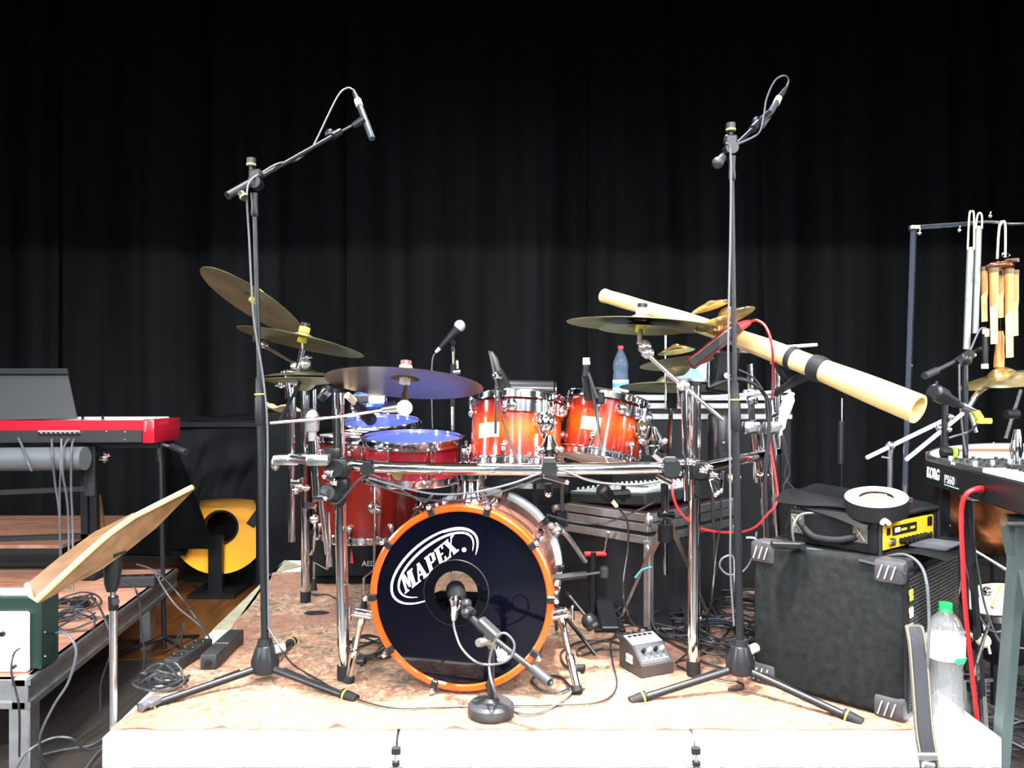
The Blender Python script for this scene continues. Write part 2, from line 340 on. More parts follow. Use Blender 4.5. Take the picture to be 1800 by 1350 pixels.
for i in range(6):
    a, b = edges[i]-.03, edges[i+1]+.03; rnd = random.Random(i+3); ph = [rnd.uniform(0, 6) for _ in range(4)]; yb = 6.32+.07*(i % 2)
    def fy(x): return yb+.028*sin(x*9.5+ph[0]+sin(x*2.3+ph[1]))+.02*sin(x*17+ph[2]+1.3*sin(x*3.1))+.05*max(0, sin(x*4.6+ph[3]))**6
    n = int((b-a)/.025)
    mb = MB(); mb.grid(lambda u, v: (a+(b-a)*u, fy(a+(b-a)*u)+.012*sin(v*7+u*30), .01+5.9*v), n, 10, .006)
    solo(mb, 'stage_curtain', CURT, clab[i], 'curtain', 'black curtains along the back of the stage', loc=((a+b)/2, yb, 0))
# unseen sheet added overhead to cut the front light off the upper curtain
solo(MB().box((0, 1.5, 5.27), (13, .03, 3.46)), 'light_blocker', FELT, 'unseen black sheet added overhead to block the front light from the upper curtain', 'light blocker')
# front lighting truss with lamp housings
tr = thing('lighting_truss', 'overhead lighting truss above the front of the stage', 'truss', (0, -3.75, 4.9))
part(MB().cyl((-4.5, -3.75, 4.9), (4.5, -3.75, 4.9), .025), 'chord', CHROME2, tr)
part(MB().cyl((-4.5, -3.75, 5.2), (4.5, -3.75, 5.2), .025), 'chord', CHROME2, tr)

# ---------- drum riser ----------
fl, fr_, bl, br_ = G(178, 1296), G(1762, 1296), G(498, 985), G(1345, 985)
def rp(u, v): a = fl.lerp(fr_, u); b = bl.lerp(br_, u); return a.lerp(b, v)
us = [0, 519/1584, 1044/1584, 1]
dl = ['white edged drum riser deck under the left microphone stand', 'white edged drum riser deck under the orange hooped bass drum', 'white edged drum riser deck under the black speaker cabinet']
for i in range(3):
    u0, u1 = us[i]+.002, us[i+1]-.002
    q = [rp(u0, 0), rp(u1, 0), rp(u1, 1), rp(u0, 1)]
    t = thing('riser_deck', dl[i], 'stage deck', (q[0]+q[1])/2-V((0, 0, RT)), 'three decks of the drum riser')
    part(MB().rings([[p-V((0, 0, .02)) for p in q], [p-V((0, 0, .001)) for p in q]]), 'deck_board', WHITEP, t)
    a, b = q[0], q[1]
    for nm, (p0, p1) in (('front_rail', (a, b)), ('back_rail', (q[3], q[2])), ('side_rail', (q[0], q[3])), ('side_rail', (q[1], q[2]))):
        d = V((0, .008, 0)) if nm == 'front_rail' else V((0, -.018, 0)) if nm == 'back_rail' else V(((.014 if p0 == q[0] else -.014), 0, 0))
        m = MB(); m.bar(p0+d+V((0, 0, -.041)), p1+d+V((0, 0, -.041)), .022, .078)
        part(m, nm, WHITEP, t)
    for p in (q[0]+V((.04, .04, 0)), q[1]+V((-.04, .04, 0)), q[2]+V((-.04, -.04, 0)), q[3]+V((.04, -.04, 0))):
        part(MB().box((p.x, p.y, .16), (.05, .05, .32)), 'leg', ALU, t)
for x, s in ((697, 'left'), (1222, 'right')):
    p = G(x, 1296); t = thing('deck_clamp', 'black screw clamp at the %s joint of the white riser front' % ('left' if s == 'left' else 'right'), 'clamp', (p.x, p.y-.012, .28), 'clamps joining the riser decks')
    part(MB().box((p.x, p.y-.008, .368), (.024, .016, .02), bev=.003), 'jaw', RUBBER, t)
    part(MB().cyl((p.x, p.y-.012, .36), (p.x, p.y-.012, .27), .0055), 'screw', CHROME, t)
    for z in (.335, .31, .288): part(MB().cyl((p.x, p.y-.012, z-.006), (p.x, p.y-.012, z+.006), .011, seg=6), 'nut', RUBBER, t)
# pale side strip and rug
q = [G(373, 1110), G(404, 1110), G(476, 1010), G(530, 996), G(502, 986)]
solo(MB().rings([[p+V((0, 0, .0)) for p in q], [p+V((0, 0, .006)) for p in q]]), 'edge_board', STRIP, 'grey green board strip showing along the left edge of the riser beside the rug', 'board')
ra, rb, rc, rd = G(192, 1286), G(1612, 1286), G(1330, 990), G(482, 1008)
folds = [(390, .012), (592, .016), (800, .012), (1170, .005), (250, .004)]
def rugf(u, v):
    p = ra.lerp(rb, u).lerp(rd.lerp(rc, u), v); h = .007+.0015*sin(u*40+v*9)*sin(v*31+u*7)
    x = CX+F*p.x/p.y
    for fx, fh in folds:
        d = (x-fx)/14; h += fh*math.exp(-d*d)*math.exp(-v*26)
    if u < .12: h += .002*sin(v*60)
    p.x += .055*sin(pi*v)*max(0, 1-u*5)**2
    return (p.x+.004*sin(v*30)*(u < .01), p.y+(.004*sin(u*70) if v == 0 else 0), RT+h)
solo(MB().grid(rugf, 220, 70, .004), 'rug', RUG, 'worn patterned red and cream rug covering the drum riser', 'rug', loc=(0, 3, RT))
solo(MB().prism([(-.05, -.02), (-.02, -.032), (.03, -.028), (.052, 0), (.02, .02), (-.04, .018)], RT+.011, RT+.0125, Matrix.Translation((G(557, 1081).x, G(557, 1081).y, 0))), 'tape_patch', FELTG, 'small dark patch lying on the rug behind the left rack leg', 'patch')

# ---------- left platform ----------
q = [P(-260, 1168, 2.55), P(45, 1168, 2.55), V((-1.78, 4.15, RT)), V((-4.2, 4.15, RT))]
q[0].z = q[1].z = RT
t = thing('platform_deck', 'aluminium framed platform with red brown plywood top under the red keyboard', 'stage deck', (q[1].x-.5, q[1].y, 0))
part(MB().rings([[p-V((0, 0, .02)) for p in q], [p-V((0, 0, .002)) for p in q]]), 'deck_board', PLY, t)
for a, b, n in ((q[0], q[1], V((0, .01, 0))), (q[1], q[2], V((0, 0, 0))), (q[3], q[2], V((0, 0, 0)))):
    for nm, z, h in (('top_profile', -.012, .02), ('web_profile', -.05, .05), ('bottom_profile', -.086, .02)):
        part(MB().bar(a+n+V((0, 0, z)), b+n+V((0, 0, z)), .03 if h < .04 else .016, h), nm, ALU, t)
part(MB().box((q[1].x-.035, q[1].y+.05, .16), (.07, .06, .32), bev=.004), 'leg', ALU, t)
part(MB().box((q[1].x-.02, q[1].y+.02, .35), (.05, .05, .1), bev=.004), 'corner_block', ALU, t)
part(MB().box((q[2].x-.1, q[2].y-.1, .16), (.06, .06, .32), bev=.004), 'leg', ALU, t)
q = [V((-4.3, 4.28, .5)), V((-2.45, 4.28, .5)), V((-2.6, 5.3, .5)), V((-4.3, 5.3, .5))]
t = thing('rear_platform_deck', 'dark fronted higher platform with red brown top behind the keyboard stand', 'stage deck', (-3, 4.28, 0))
part(MB().rings([[p-V((0, 0, .02)) for p in q], q]), 'deck_board', PLY, t)
part(MB().box((-3.37, 4.3, .43), (1.8, .03, .1)), 'front_rail', DGREY, t)
for x in (-4.2, -2.7): part(MB().box((x, 4.9, .24), (.06, .06, .48)), 'leg', DGREY, t)

# ---------- red keyboard on its stand ----------
a, b = P(-90, 738, 3.86), P(272, 738, 3.9); a.z = b.z = 1.195
d = (b-a).normalized(); Mk = frame(b, (0, 0, 1), d)     # x along keyboard to the right, y away
t = thing('stage_piano', 'red stage piano with grey connector panel seen from behind, left side', 'keyboard', Mk @ Matrix.Translation((-.5, 0, -.115)))
part(MB(Mk).box((-.55, .165, -.058), (1.06, .33, .11), bev=.004), 'body', REDK, t)
part(MB(Mk).box((-.03, .165, -.058), (.06, .34, .118), bev=.006, seg=2), 'end_cheek', REDK, t)
part(MB(Mk).box((-.6, -.004, -.082), (1.08, .012, .062), bev=.002), 'connector_panel', DGREY, t)
for x, z in ((-.98, 0), (-.9, 0), (-.06, 0)): pass
for k in range(26): part(MB(Mk).box((-.07-k*.0235, .27, -.002), (.021, .13, .014), bev=.003), 'white_key', WHITE, t)
for k in range(9): part(MB(Mk).cyl((-.2-k*.1, .1, -.002), (-.2-k*.1, .1, .012+.006*(k % 2)), .007), 'knob', (BLACK if k % 3 else WHITE), t)
for k in (*range(9), 12, 13, 14, 15, 16, 17):
    x = -.36-k*.023 if k < 9 else -.50-k*.028
    part(MB(Mk).cyl((x, -.008, -.068), (x, -.026, -.068), .009, .006), 'jack_socket', CHROME, t)
part(MB(Mk).box((-.46, -.011, -.055), (.2, .002, .004)), 'socket_lettering', WHITE, t)
part(MB(Mk).box((-.89, -.011, -.055), (.13, .002, .004)), 'socket_lettering', WHITE, t)
for x, z in ((-.14, -.06), (-.14, -.098), (-.23, -.058), (-.04, -.056)): part(MB(Mk).sph((x, -.011, z), .004), 'screw', CHROME, t)
# sheet holder
t = thing('music_desk', 'charcoal sheet metal music desk standing on the red stage piano', 'music desk', P(40, 738, 3.95))
p0, p1, p2, p3 = P(-60, 649, 4.02), P(118, 649, 4.02), P(137, 736, 3.93), P(-60, 740, 3.93)
part(MB().slab([p0, p1, p2, p3], -.006), 'plate', DESK, t)
part(MB().slab([P(-60, 648.5, 4.02), P(119, 648.5, 4.02), P(121, 658, 3.99), P(-60, 658, 3.99)], -.004), 'rolled_edge', DGREY, t)
for x in (20, 128): part(MB().bar(P(x, 720, 3.94), P(x, 738, 3.94), .02, .02), 'foot', BPAINT, t)
# keyboard stand
t = thing('keyboard_stand', 'black square tube keyboard stand carrying the red stage piano', 'keyboard stand', (-2.3, 3.95, RT))
part(MB().tube([P(-60, 808, 3.85), P(150, 806, 3.85)], .058, 20), 'padded_tube', mat('grey_foam_tube', (.09, .1, .11), .45), t)
part(MB().bar(P(161, 782, 3.98), P(161, 872, 3.98), .055, .05, (0, 1, 0), .004), 'upright_sleeve', DGREY, t)
part(MB().bar(P(144, 785, 3.9), P(144, 812, 3.9), .045, .045, (0, 1, 0), .004), 'sleeve_clamp', DGREY, t)
for x, nm in ((168, 'upright'), (152, 'upright')):
    pb = P(x, 1012, 3.98); pb.z = RT+.01
    part(MB().bar(P(x-3, 800, 3.98), pb, .035, .03, (0, 1, 0)), nm, BPAINT, t)
part(MB().bar(P(-60, 868, 3.98), P(160, 858, 3.98), .035, .025), 'cross_bar', DGREY, t)
part(MB().bar(P(-60, 949, 3.98), P(165, 942, 3.98), .03, .025), 'cross_bar', DGREY, t)
part(MB().bar(P(120, 782, 3.98), P(280, 782, 3.98), .02, .03), 'top_arm', BPAINT, t)
part(MB().bar(P(171, 870, 4.02), P(183, 950, 4.02), .025, .02, (0, 1, 0)), 'wooden_brace', WOODB, t, 'worn brown wooden brace')
part(MB().box((P(168, 1010, 3.98).x, 4.0, RT+.012), (.1, .24, .024), bev=.005), 'foot', RUBBER, t)
part(MB().sph(P(184, 805, 3.98), .022).cyl(P(176, 806, 3.98), P(194, 798, 3.98), .014).cyl(P(183, 794, 3.97), P(184, 814, 3.97), .008), 'chrome_clamp', CHROME, t)
t = thing('thin_stand', 'thin black stand with short arm behind the wooden music stand', 'microphone stand', V((-1.75, 3.95, 0)))
part(MB().tube([P(282, 782, 4.0), P(289, 1140, 3.95)], .012), 'pole', BPAINT, t)
part(MB().tube([P(270, 776, 4.0), P(290, 783, 4.0), P(305, 786, 4.0), P(328, 795, 3.95)], .012, sm=3), 'arm', BPAINT, t)
part(MB().tube([P(302, 785, 3.99), P(328, 795, 3.93)], .017), 'arm_grip', DGREY, t)
part(MB().tube([P(278, 780, 4.0), P(282, 812, 4.0)], .02), 'clutch', BLACK, t)
for dx in (-.3, .25, .05): part(MB().tube([P(289, 1120, 3.95), V((P(289, 0, 3.95).x+dx, 3.95+(.3 if dx == .05 else -.12), .012))], .01), 'leg', BPAINT, t)

# ---------- draped case and cable drum ----------
t = thing('draped_case', 'tall case under a black cloth behind the cable drum', 'case', (-2.05, 5.65, 0))
part(MB().box((-1.93, 5.78, .55), (.72, .6, 1.1)), 'case_body', BLACK, t)
part(MB().box((-1.85, 5.5, 1.125), (.72, 1.0, .03)), 'top_board', BLACK, t)
def fbot(u):
    if u < .24: return 975-60*max(0, (u-.16)/.08)
    if u < .28: return 915-37*(u-.24)/.04
    if u < .80: return 878
    return 878+97*min(1, (u-.80)/.05)
def fsheet(u, v):
    y = 738+(fbot(u)-738)*v; dd = 5.03+.03*sin(u*17+v*4)*v+.014*sin(u*39+v*9)*v+.012*sin(v*14+u*6)
    return P(298+(207)*u+4*sin(v*5), y+2*sin(u*9), dd)
part(MB().grid(fsheet, 90, 50, .007), 'draped_cloth', FELTG, t)
part(MB().grid(lambda u, v: P(298+207*u, 738+2*sin(u*9), 5.03).lerp(V((-2.2+.75*u, 6.1, 1.16)), v)+V((0, 0, .006*sin(u*11+v*6))), 30, 14, .007), 'top_cloth', FELTG, t)
part(MB().grid(lambda u, v: P(286+17*u+63*u*v+14*v, 770+195*v, 4.98+.014*sin(u*7+v*5)), 30, 30, .007), 'side_cloth', FELT, t)
t = thing('cable_drum', 'orange yellow cable drum of two round discs behind the left microphone stand', 'cable drum', (-2.02, 5.2, .0))
c = P(388, 927, 5.2); ax = V((.2, -1, .08)).normalized()
Mc = frame(c, ax); R0 = .305
def annulus(M, Ro, Ri, z0, z1): return MB(M).ring(Ri, Ro, z0, z1, 56)
part(annulus(Mc, R0, .108, 0, .008), 'front_disc', ORNG, t)
part(annulus(Mc, R0*.98, .108, -.12, -.112), 'back_disc', ORNG, t)
part(annulus(Mc, .16, .108, -.112, 0), 'hub', ORNG, t)
part(annulus(Mc, .115, .102, .004, .014), 'hub_ring', RUBBER, t)
for k in range(3):
    part(MB(Mc).tube([(.165*cos(a_*pi/12), .165*sin(a_*pi/12), -.02-.03*k) for a_ in range(24)], .016, 8, closed=True), 'wound_cable', CABLE, t)
part(MB(Mc).box((.215, .05, .012), (.06, .1, .012), Matrix.Rotation(-.6, 3, 'Z'), .004), 'buckle', BLACK, t)
part(MB(Mc).tube([(.12, .28, .012), (.2, .2, .014), (.24, .09, .014)], .004, sm=4), 'strap_cord', mat('brown_cord', (.4, .15, .02), .6), t)
part(MB().bar(V((c.x+.0, 5.12, .02)), V((c.x+.0, 5.12, .4)), .09, .04, (0, 1, 0)).box((c.x, 5.2, .02), (.3, .36, .03)), 'stand_frame', BPAINT, t)

# ---------- wooden music stand ----------
t = thing('wooden_music_stand', 'oiled wooden music stand with chrome pole in the left foreground', 'music stand', (P(200, 1200, 2.35).x, 2.35, 0))
e0, e1, e2, e3, e4 = P(63, 1056, 2.18), P(150, 975, 2.25), P(192, 938, 2.3), P(235, 908, 2.35), P(338, 856, 2.5)
l0, l1, l2, l3 = P(48, 1028, 2.24), P(100, 985, 2.3), P(165, 938, 2.36), P(232, 905, 2.4)
u1, u2, u3, u4 = P(180, 1000, 2.3), P(225, 968, 2.36), P(275, 928, 2.42), P(342, 860, 2.52)
def sheet(A, B, th): return MB().rings([[a for a in A]+[b for b in reversed(B)], [a+V((.002, .002, th)) for a in A]+[b+V((.002, .002, th)) for b in reversed(B)]])
part(sheet([e0, e1, e2, e3, e4], [P(70, 1060, 2.19), u1, u2, u3, u4], .006), 'back_board', WOODB, t)
part(sheet([e0, e1, e2, e3], [l0, l1, l2, l3], .006), 'ledge_board', WOODB, t)
part(MB().tube([l0, P(53, 1045, 2.2), e0, e1, e2, e3, e4], .0085, 6), 'edge_strip', WOODE, t, 'pale bright wooden edge')
part(MB().steps(P(196, 1040, 2.35), P(200, 965, 2.36), [(0, .014), (.2, .022), (.6, .026), (.9, .024), (1, .012)]), 'swivel_head', BLACK, t)
part(MB().sph(P(203, 962, 2.36), .02).cyl(P(196, 975, 2.33), P(218, 968, 2.36), .012), 'tilt_joint', BLACK, t)
part(MB().tube([P(198, 1036, 2.35), P(199, 1052, 2.35)], .008), 'upper_rod', CHROME, t)
part(MB().tube([P(199, 1048, 2.35), P(200, 1072, 2.35)], .015), 'collar', BLACK, t)
part(MB().cyl(P(203, 1058, 2.335), P(203, 1058, 2.32), .011), 'collar_knob', CHROME, t)
pb = P(200, 1270, 2.35); pb.z = .1
part(MB().tube([P(199, 1070, 2.35), pb], .011, 14), 'pole', CHROME2, t)
for k in range(3):
    a_ = k*2.1+.5; part(MB().tube([pb+V((0, 0, .06)), V((pb.x+.2*cos(a_), pb.y+.2*sin(a_), .012))], .009), 'leg', BPAINT, t)

# ---------- green and white box, power strips on the platform ----------
a = P(58, 1148, 2.62); a.z = RT
t = thing('metal_box', 'dark green metal box with white front panel on the left platform corner', 'box', (a.x-.14, a.y, RT))
part(MB().box((a.x-.19+.012, a.y+.06, RT+.125), (.4, .11, .245), bev=.006), 'case', GBOX, t)
part(MB().box((a.x-.19, a.y-.004, RT+.1), (.36, .02, .2), bev=.006), 'front_panel', WHITEP, t)
part(MB().box((a.x-.14, a.y+.05, RT+.254), (.2, .04, .012)), 'top_label', WHITE, t)
part(MB().cyl((a.x-.05, a.y-.01, RT+.022), (a.x-.05, a.y-.03, RT+.022), .006).cyl((a.x-.09, a.y-.01, RT+.13), (a.x-.09, a.y-.024, RT+.13), .008), 'socket', BLACK, t)
for z in (.04, .12): part(MB().sph((a.x+.022, a.y+.03, RT+z), .004), 'screw', CHROME, t)
p = G(238, 1030); t = thing('power_strip', 'dark power strip lying on the left platform behind the wooden music stand', 'power strip', p)
part(MB(frame(p, (0, 0, 1), (1, .12, 0))).box((0, 0, .025), (.2, .07, .05), bev=.006), 'housing', DGREY, t)
for k in range(3): part(MB(frame(p, (0, 0, 1), (1, .12, 0))).cyl((-.06+.06*k, 0, .04), (-.06+.06*k, 0, .052), .02), 'socket', BLACK, t)

# ---------- drum builders ----------
def drum(name, label, cat, M, R_, H, shellm, headm, lugs=6, ph=0, hoop=CHROME, two=True, group=None, lowhead=True, tube_lugs=False):
    """M: centre of the shell, local z up the axis"""
    t = thing(name, label, cat, M, group); h = H/2
    part(MB(M).lathe([(R_, -h), (R_, h), (R_-.006, h), (R_-.006, -h)], 56, closed=True), 'shell', shellm, t)
    part(MB(M).lathe([(0, h+.002), (R_*.96, h+.002), (R_+.004, h-.006), (R_+.004, h-.01), (0, h-.002)], 56), 'drum_head', headm, t)
    if lowhead: part(MB(M).lathe([(0, -h-.002), (R_*.96, -h-.002), (R_+.004, -h+.006), (0, -h+.002)], 56), 'bottom_head', CLEARH, t)
    def hp(s): return [(R_+.003, s*(h+.012)), (R_+.012, s*(h+.015)), (R_+.013, s*(h+.012)), (R_+.006, s*(h+.009)), (R_+.006, s*(h-.008)), (R_+.017, s*(h-.011)), (R_+.017, s*(h-.015)), (R_+.003, s*(h-.013))]
    part(MB(M).lathe(hp(1), 56, closed=True), 'top_hoop', hoop, t)
    if two: part(MB(M).lathe(hp(-1), 56, closed=True), 'bottom_hoop', hoop, t)
    for k in range(lugs):
        a = RAD(ph)+2*pi*k/lugs; c, s_ = cos(a), sin(a)
        rows = [0] if tube_lugs else ([h-.05, -h+.05] if two else [h-.05])
        for z in rows:
            r = R_+.006
            if tube_lugs:
                l = part(MB(M).sph((r*c, r*s_, -.02), .016, (1, 1, 1.1)).tube([((r+.006)*c, (r+.006)*s_, -h+.012), ((r+.006)*c, (r+.006)*s_, h-.01)], .0035, 6), 'lug', CHROME, t)
            else:
                sgn = 1 if z > 0 else -1
                f = Matrix.Rotation(a, 3, 'Z')
                l = part(MB(M).sph((r*c, r*s_, z), .0165, (.7, 1, 1)).cyl(((r+.006)*c, (r+.006)*s_, z), ((r+.006)*c, (r+.006)*s_, z+sgn*.02), .007, seg=10), 'lug', CHROME, t)
                part(MB(M).cyl(((r+.006)*c, (r+.006)*s_, z+sgn*.015), ((r+.006)*c, (r+.006)*s_, sgn*(h+.006)), .0028, seg=6).cyl(((r+.006)*c, (r+.006)*s_, sgn*(h-.008)), ((r+.006)*c, (r+.006)*s_, sgn*(h+.004)), .0055, seg=6), 'tension_rod', CHROME, l)
    return t
def curved(M, R_, a0, a1, z0, z1, th=.004, n=12):
    """bent plate on a shell between angles a0..a1 (deg)"""
    A = [RAD(a0+(a1-a0)*k/n) for k in range(n+1)]
    return MB(M).rings([[M2(R_, a, z0), M2(R_+th, a, z0), M2(R_+th, a, z1), M2(R_, a, z1)] for a in A])
def M2(r, a, z): return V((r*cos(a), r*sin(a), z))
def facing(M):
    """local angle (deg) of the side that faces the camera"""
    v = M.inverted() @ V((0, 0, CZ)); return math.degrees(math.atan2(v.y, v.x))
def shift(M, dz): return M @ Matrix.Translation((0, 0, dz))
# tom 1 and 2
BADGE = mat('cream_badge', (.4, .37, .31), .5, vary=.1, vscale=60)
def tom(x, y, Y, ang, b, R_, H, name, label, off_badge, off_br):
    M = shift(disc(x, y, Y, ang, b, -1), -H/2-.005); fa = facing(M)
    t = drum(name, label, 'drum', M, R_, H, BURST, CLEARH, 6, fa-14, group='rack toms')
    f = lambda px: fa+math.degrees(math.asin(max(-.97, min(.97, px/(R_*F/Y)))))
    part(curved(M, R_+.001, f(off_badge[0]), f(off_badge[1]), off_badge[2], off_badge[3], .0015), 'badge', BADGE, t)
    part(curved(M, R_+.008, f(off_br[0]), f(off_br[1]), H/2-.062, H/2-.022, .004), 'suspension_band', CHROME, t)
    for o in off_br[:2]: part(MB(M).sph(M2(R_+.01, RAD(f(o)), H/2-.042), .021, (1, 1, 1.05)), 'band_end', CHROME, t)
    am = RAD(f(off_br[2])); c = M2(R_+.022, am, H/2-.095)
    part(MB(M).sph(c, .036, (1, 1, 1)).cyl(M2(R_+.016, am, H/2-.02), M2(R_+.016, am, H/2-.09), .01), 'mount_ball', CHROME, t)
    for k in range(6): part(MB(M).sph(c+V((0, 0, .031*sin(k*pi/3)))+V((-sin(am), cos(am), 0))*.031*cos(k*pi/3)+V((cos(am), sin(am), 0))*.012, .007), 'mount_bolt', CHROME, t)
    return t, M
tom1, Mt1 = tom(909, 705, 2.78, -1.5, .2, .158, .225, 'rack_tom', 'larger orange red sunburst tom with chrome hoops, left of the pair', (-62, -28, -.035, .015), (-8, 72, 42))
tom2, Mt2 = tom(1070, 704, 2.82, -10, .2, .137, .205, 'rack_tom', 'smaller orange red sunburst tom with chrome hoops, tilted, right of the pair', (-38, -6, -.03, .015), (22, 66, 55))
# snare
Ms = shift(disc(726, 772, 2.86, 0, .15, 1), -.065); fs = facing(Ms)
sn = drum('snare_drum', 'wine red snare drum with chrome tube lugs and bright blue head', 'drum', Ms, .178, .13, WINE, BLUEH, 8, fs-26, tube_lugs=True)
part(MB(Ms).prism([(.02*cos(k*pi/10), .02*sin(k*pi/10)) for k in range(20)], 0, .002, frame(M2(.1785, RAD(fs-17), -.03), (cos(RAD(fs-17)), sin(RAD(fs-17)), 0))), 'badge', GOLD, sn)
part(MB(Ms).box(M2(.19, RAD(fs+75), .0), (.03, .03, .09), bev=.006).cyl(M2(.2, RAD(fs+72), .05), M2(.215, RAD(fs+60), .07), .006), 'strainer', CHROME, sn)
# blue headed drum behind, and a small one
Mb = shift(disc(668, 744, 3.35, 2, .17, 1), -.07)
drum('side_snare_drum', 'second drum with blue head behind and left of the wine red snare', 'drum', Mb, .165, .14, WINE, BLUEH, 8, facing(Mb)+9)
Mb = shift(disc(655, 700, 3.6, 4, .2, 1), -.05)
drum('small_tom', 'small blue headed drum half hidden under the dark ride cymbal', 'drum', Mb, .085, .12, mat('blue_lacquer', (.02, .04, .22), .2, coat=.8), BLUEH, 6, 10)
# floor tom
Mf = Matrix.Translation((P(648, 860, 3.3).x, 3.3, 1.33-(852-690)*3.3/F)); ff = facing(Mf)
ft = drum('floor_tom', 'deep red lacquered floor tom on bent chrome legs, left of the bass drum', 'drum', Mf, .205, .40, BURSTD, CLEARH, 8, ff-20)
for x, fx, fy_ in ((658, 640, 1072), (575, 552, 1040), (735, 752, 1040)):
    top = P(x, 800 if x == 658 else 850, 3.09 if x == 658 else 3.3); bot = G(fx, fy_)
    k1 = P(x, 1000, top.y); k2 = bot.copy(); k2.z = RT+.09; k2.x += (-.0); 
    l = part(MB().tube([top, k1, k2+V((0, 0, .05)), bot+V((0, 0, .02))], .0058, 8), 'leg', CHROME, ft)
    part(MB().steps(bot+V((0, 0, .06)), bot+V((0, 0, .002)), [(0, .009), (.5, .012), (1, .016)]), 'rubber_foot', RUBBER, l)
    part(MB().sph(P(x, 893, top.y+.01), .026, (1, .6, 1)).cyl(P(x+2, 893, top.y), P(x+12, 898, top.y-.02), .008), 'leg_bracket', CHROME, ft)

# ---------- bass drum ----------
yaw = RAD(7); zf = V((-sin(yaw), -cos(yaw), 0)); xf = V((cos(yaw), -sin(yaw), 0))
cbd = P(810, 1051, 2.40); MF = frame(cbd, zf, xf); u = 2.40/F           # px -> metres on the head
RB, HB = .272, .44
bd = thing('bass_drum', 'bass drum with glossy black logo head and bright orange hoop', 'drum', Matrix.Translation((0, 0, 0)) @ frame(V((cbd.x, cbd.y, RT)), (0, 0, 1), xf))
part(MB(MF).lathe([(RB-.005, -.02), (RB, -.02), (RB, -HB), (RB-.007, -HB), (RB-.007, -.02)], 72, closed=True), 'shell', mat('silver_red_shell', (.35, .16, .12), .2, .5, coat=.8), bd)
part(MB(MF).lathe([(RB+.013, -.032), (RB+.013, .004), (RB+.008, .008), (RB-.004, .008), (RB-.008, .003), (RB-.008, -.032)], 96, closed=True), 'front_hoop', HOOPO, bd)
part(MB(MF).lathe([(RB-.004, -HB-.03), (RB+.012, -HB-.03), (RB+.012, -HB+.01), (RB-.004, -HB+.01)], 96, closed=True), 'rear_hoop', mat('pale_blue_grey_hoop', (.45, .55, .6), .25, coat=.5), bd)
hx, hy, hr = (-8)*u, (9)*u, 40*u
def headpoly():
    m = MB(MF); n = 72; Ro = RB-.006
    A = [V((Ro*cos(2*pi*k/n), Ro*sin(2*pi*k/n), 0)) for k in range(n)]
    B = [V((hx+hr*cos(2*pi*k/n), hy+hr*sin(2*pi*k/n), .0015)) for k in range(n)]
    Z = V((0, 0, -.0015)); m.rings([A, B, [b+Z*2 for b in B], [a+Z for a in A]], closed=True); return m
part(headpoly(), 'front_head', BHEAD, bd)
part(MB(MF @ Matrix.Translation((hx, hy, .0))).ring(hr-.002, 57*u, .002, .006, 48), 'port_ring', mat('black_port_ring', (.001, .001, .002), .07, spec=.25), bd)
part(MB(MF @ Matrix.Translation((hx, hy, 0))).lathe([(57*u, .0035), (57*u+.0015, .0045), (57*u+.003, .002)], 48, closed=True), 'port_ring_edge', DGREY, bd)
part(MB(MF).lathe([(0, -HB), (RB-.01, -HB), (RB-.01, -HB+.0004), (0, -HB+.0004)], 64), 'batter_head', mat('clear_batter_head', (.9, .88, .8), .1, trans=.9, ior=1.1, alpha=.2), bd)
part(MB(MF).box((-.03, -.15, -HB/2), (.3, .16, .34), bev=.04, seg=2), 'damping_pillow', FELTG, bd)
for k in range(10):
    a = RAD(1+36*k); c_, s_ = cos(a), sin(a); f = MF @ Matrix.Rotation(a, 4, 'Z')
    cl = part(MB(f).box((RB+.006, 0, -.006), (.03, .022, .044), bev=.004), 'claw', BLACK, bd)
    part(MB(f).cyl((RB+.022, 0, .022), (RB+.022, 0, .0), .009, seg=10).cyl((RB+.022, 0, 0), (RB+.024, 0, -.15), .003, seg=6).sph((RB+.022, 0, .024), .0085), 'tension_rod', CHROME, cl)
    part(MB(f).box((RB+.012, 0, -.17), (.024, .024, .06), bev=.006), 'lug', CHROME, bd)
    part(MB(f).box((RB+.008, 0, -HB), (.026, .02, .05), bev=.004), 'rear_claw', BLACK, bd)
# logo: letters and swooshes in pixel units relative to the head centre
def hp_(x, y): return ((x-810)*u, -(y-1051)*u)
def hprism(poly, nm, m=WHITE):
    return part(MB(MF).prism([hp_(*p) for p in poly], .0008, .0022), nm, m, bd)
o0 = (710, 1047); e1v = (.8, -.655); e2v = (-.30, -.92)
def L(x, y): return (o0[0]+e1v[0]*x+e2v[0]*y, o0[1]+e1v[1]*x+e2v[1]*y)
def letter(polys, x0, nm):
    m = MB(MF)
    for pl in polys: m.prism([hp_(*L(x0+a, b)) for a, b in pl], .0008, .0022)
    part(m, nm, WHITE, bd)
H_ = 31
def rc(x0, y0, x1, y1): return [(x0, y0), (x1, y0), (x1, y1), (x0, y1)]
letter([rc(0, 0, 9, 3), rc(2.5, 0, 6.5, H_), rc(0, H_-3, 8, H_), [(4, H_), (10, H_), (15.5, 5), (11.5, 5)], [(11.5, 5), (14.5, 5), (19, H_), (16, H_)], rc(18, 0, 25, H_), rc(16, 0, 27.5, 3), rc(17, H_-3, 27.5, H_)], 0, 'logo_letter')
letter([rc(0, 0, 8, 3), [(2, 0), (5, 0), (13, H_), (10.5, H_)], [(9, H_), (15, H_), (23, 0), (16, 0)], rc(14, 0, 25.5, 3), rc(6, 9, 16, 12)], 28, 'logo_letter')
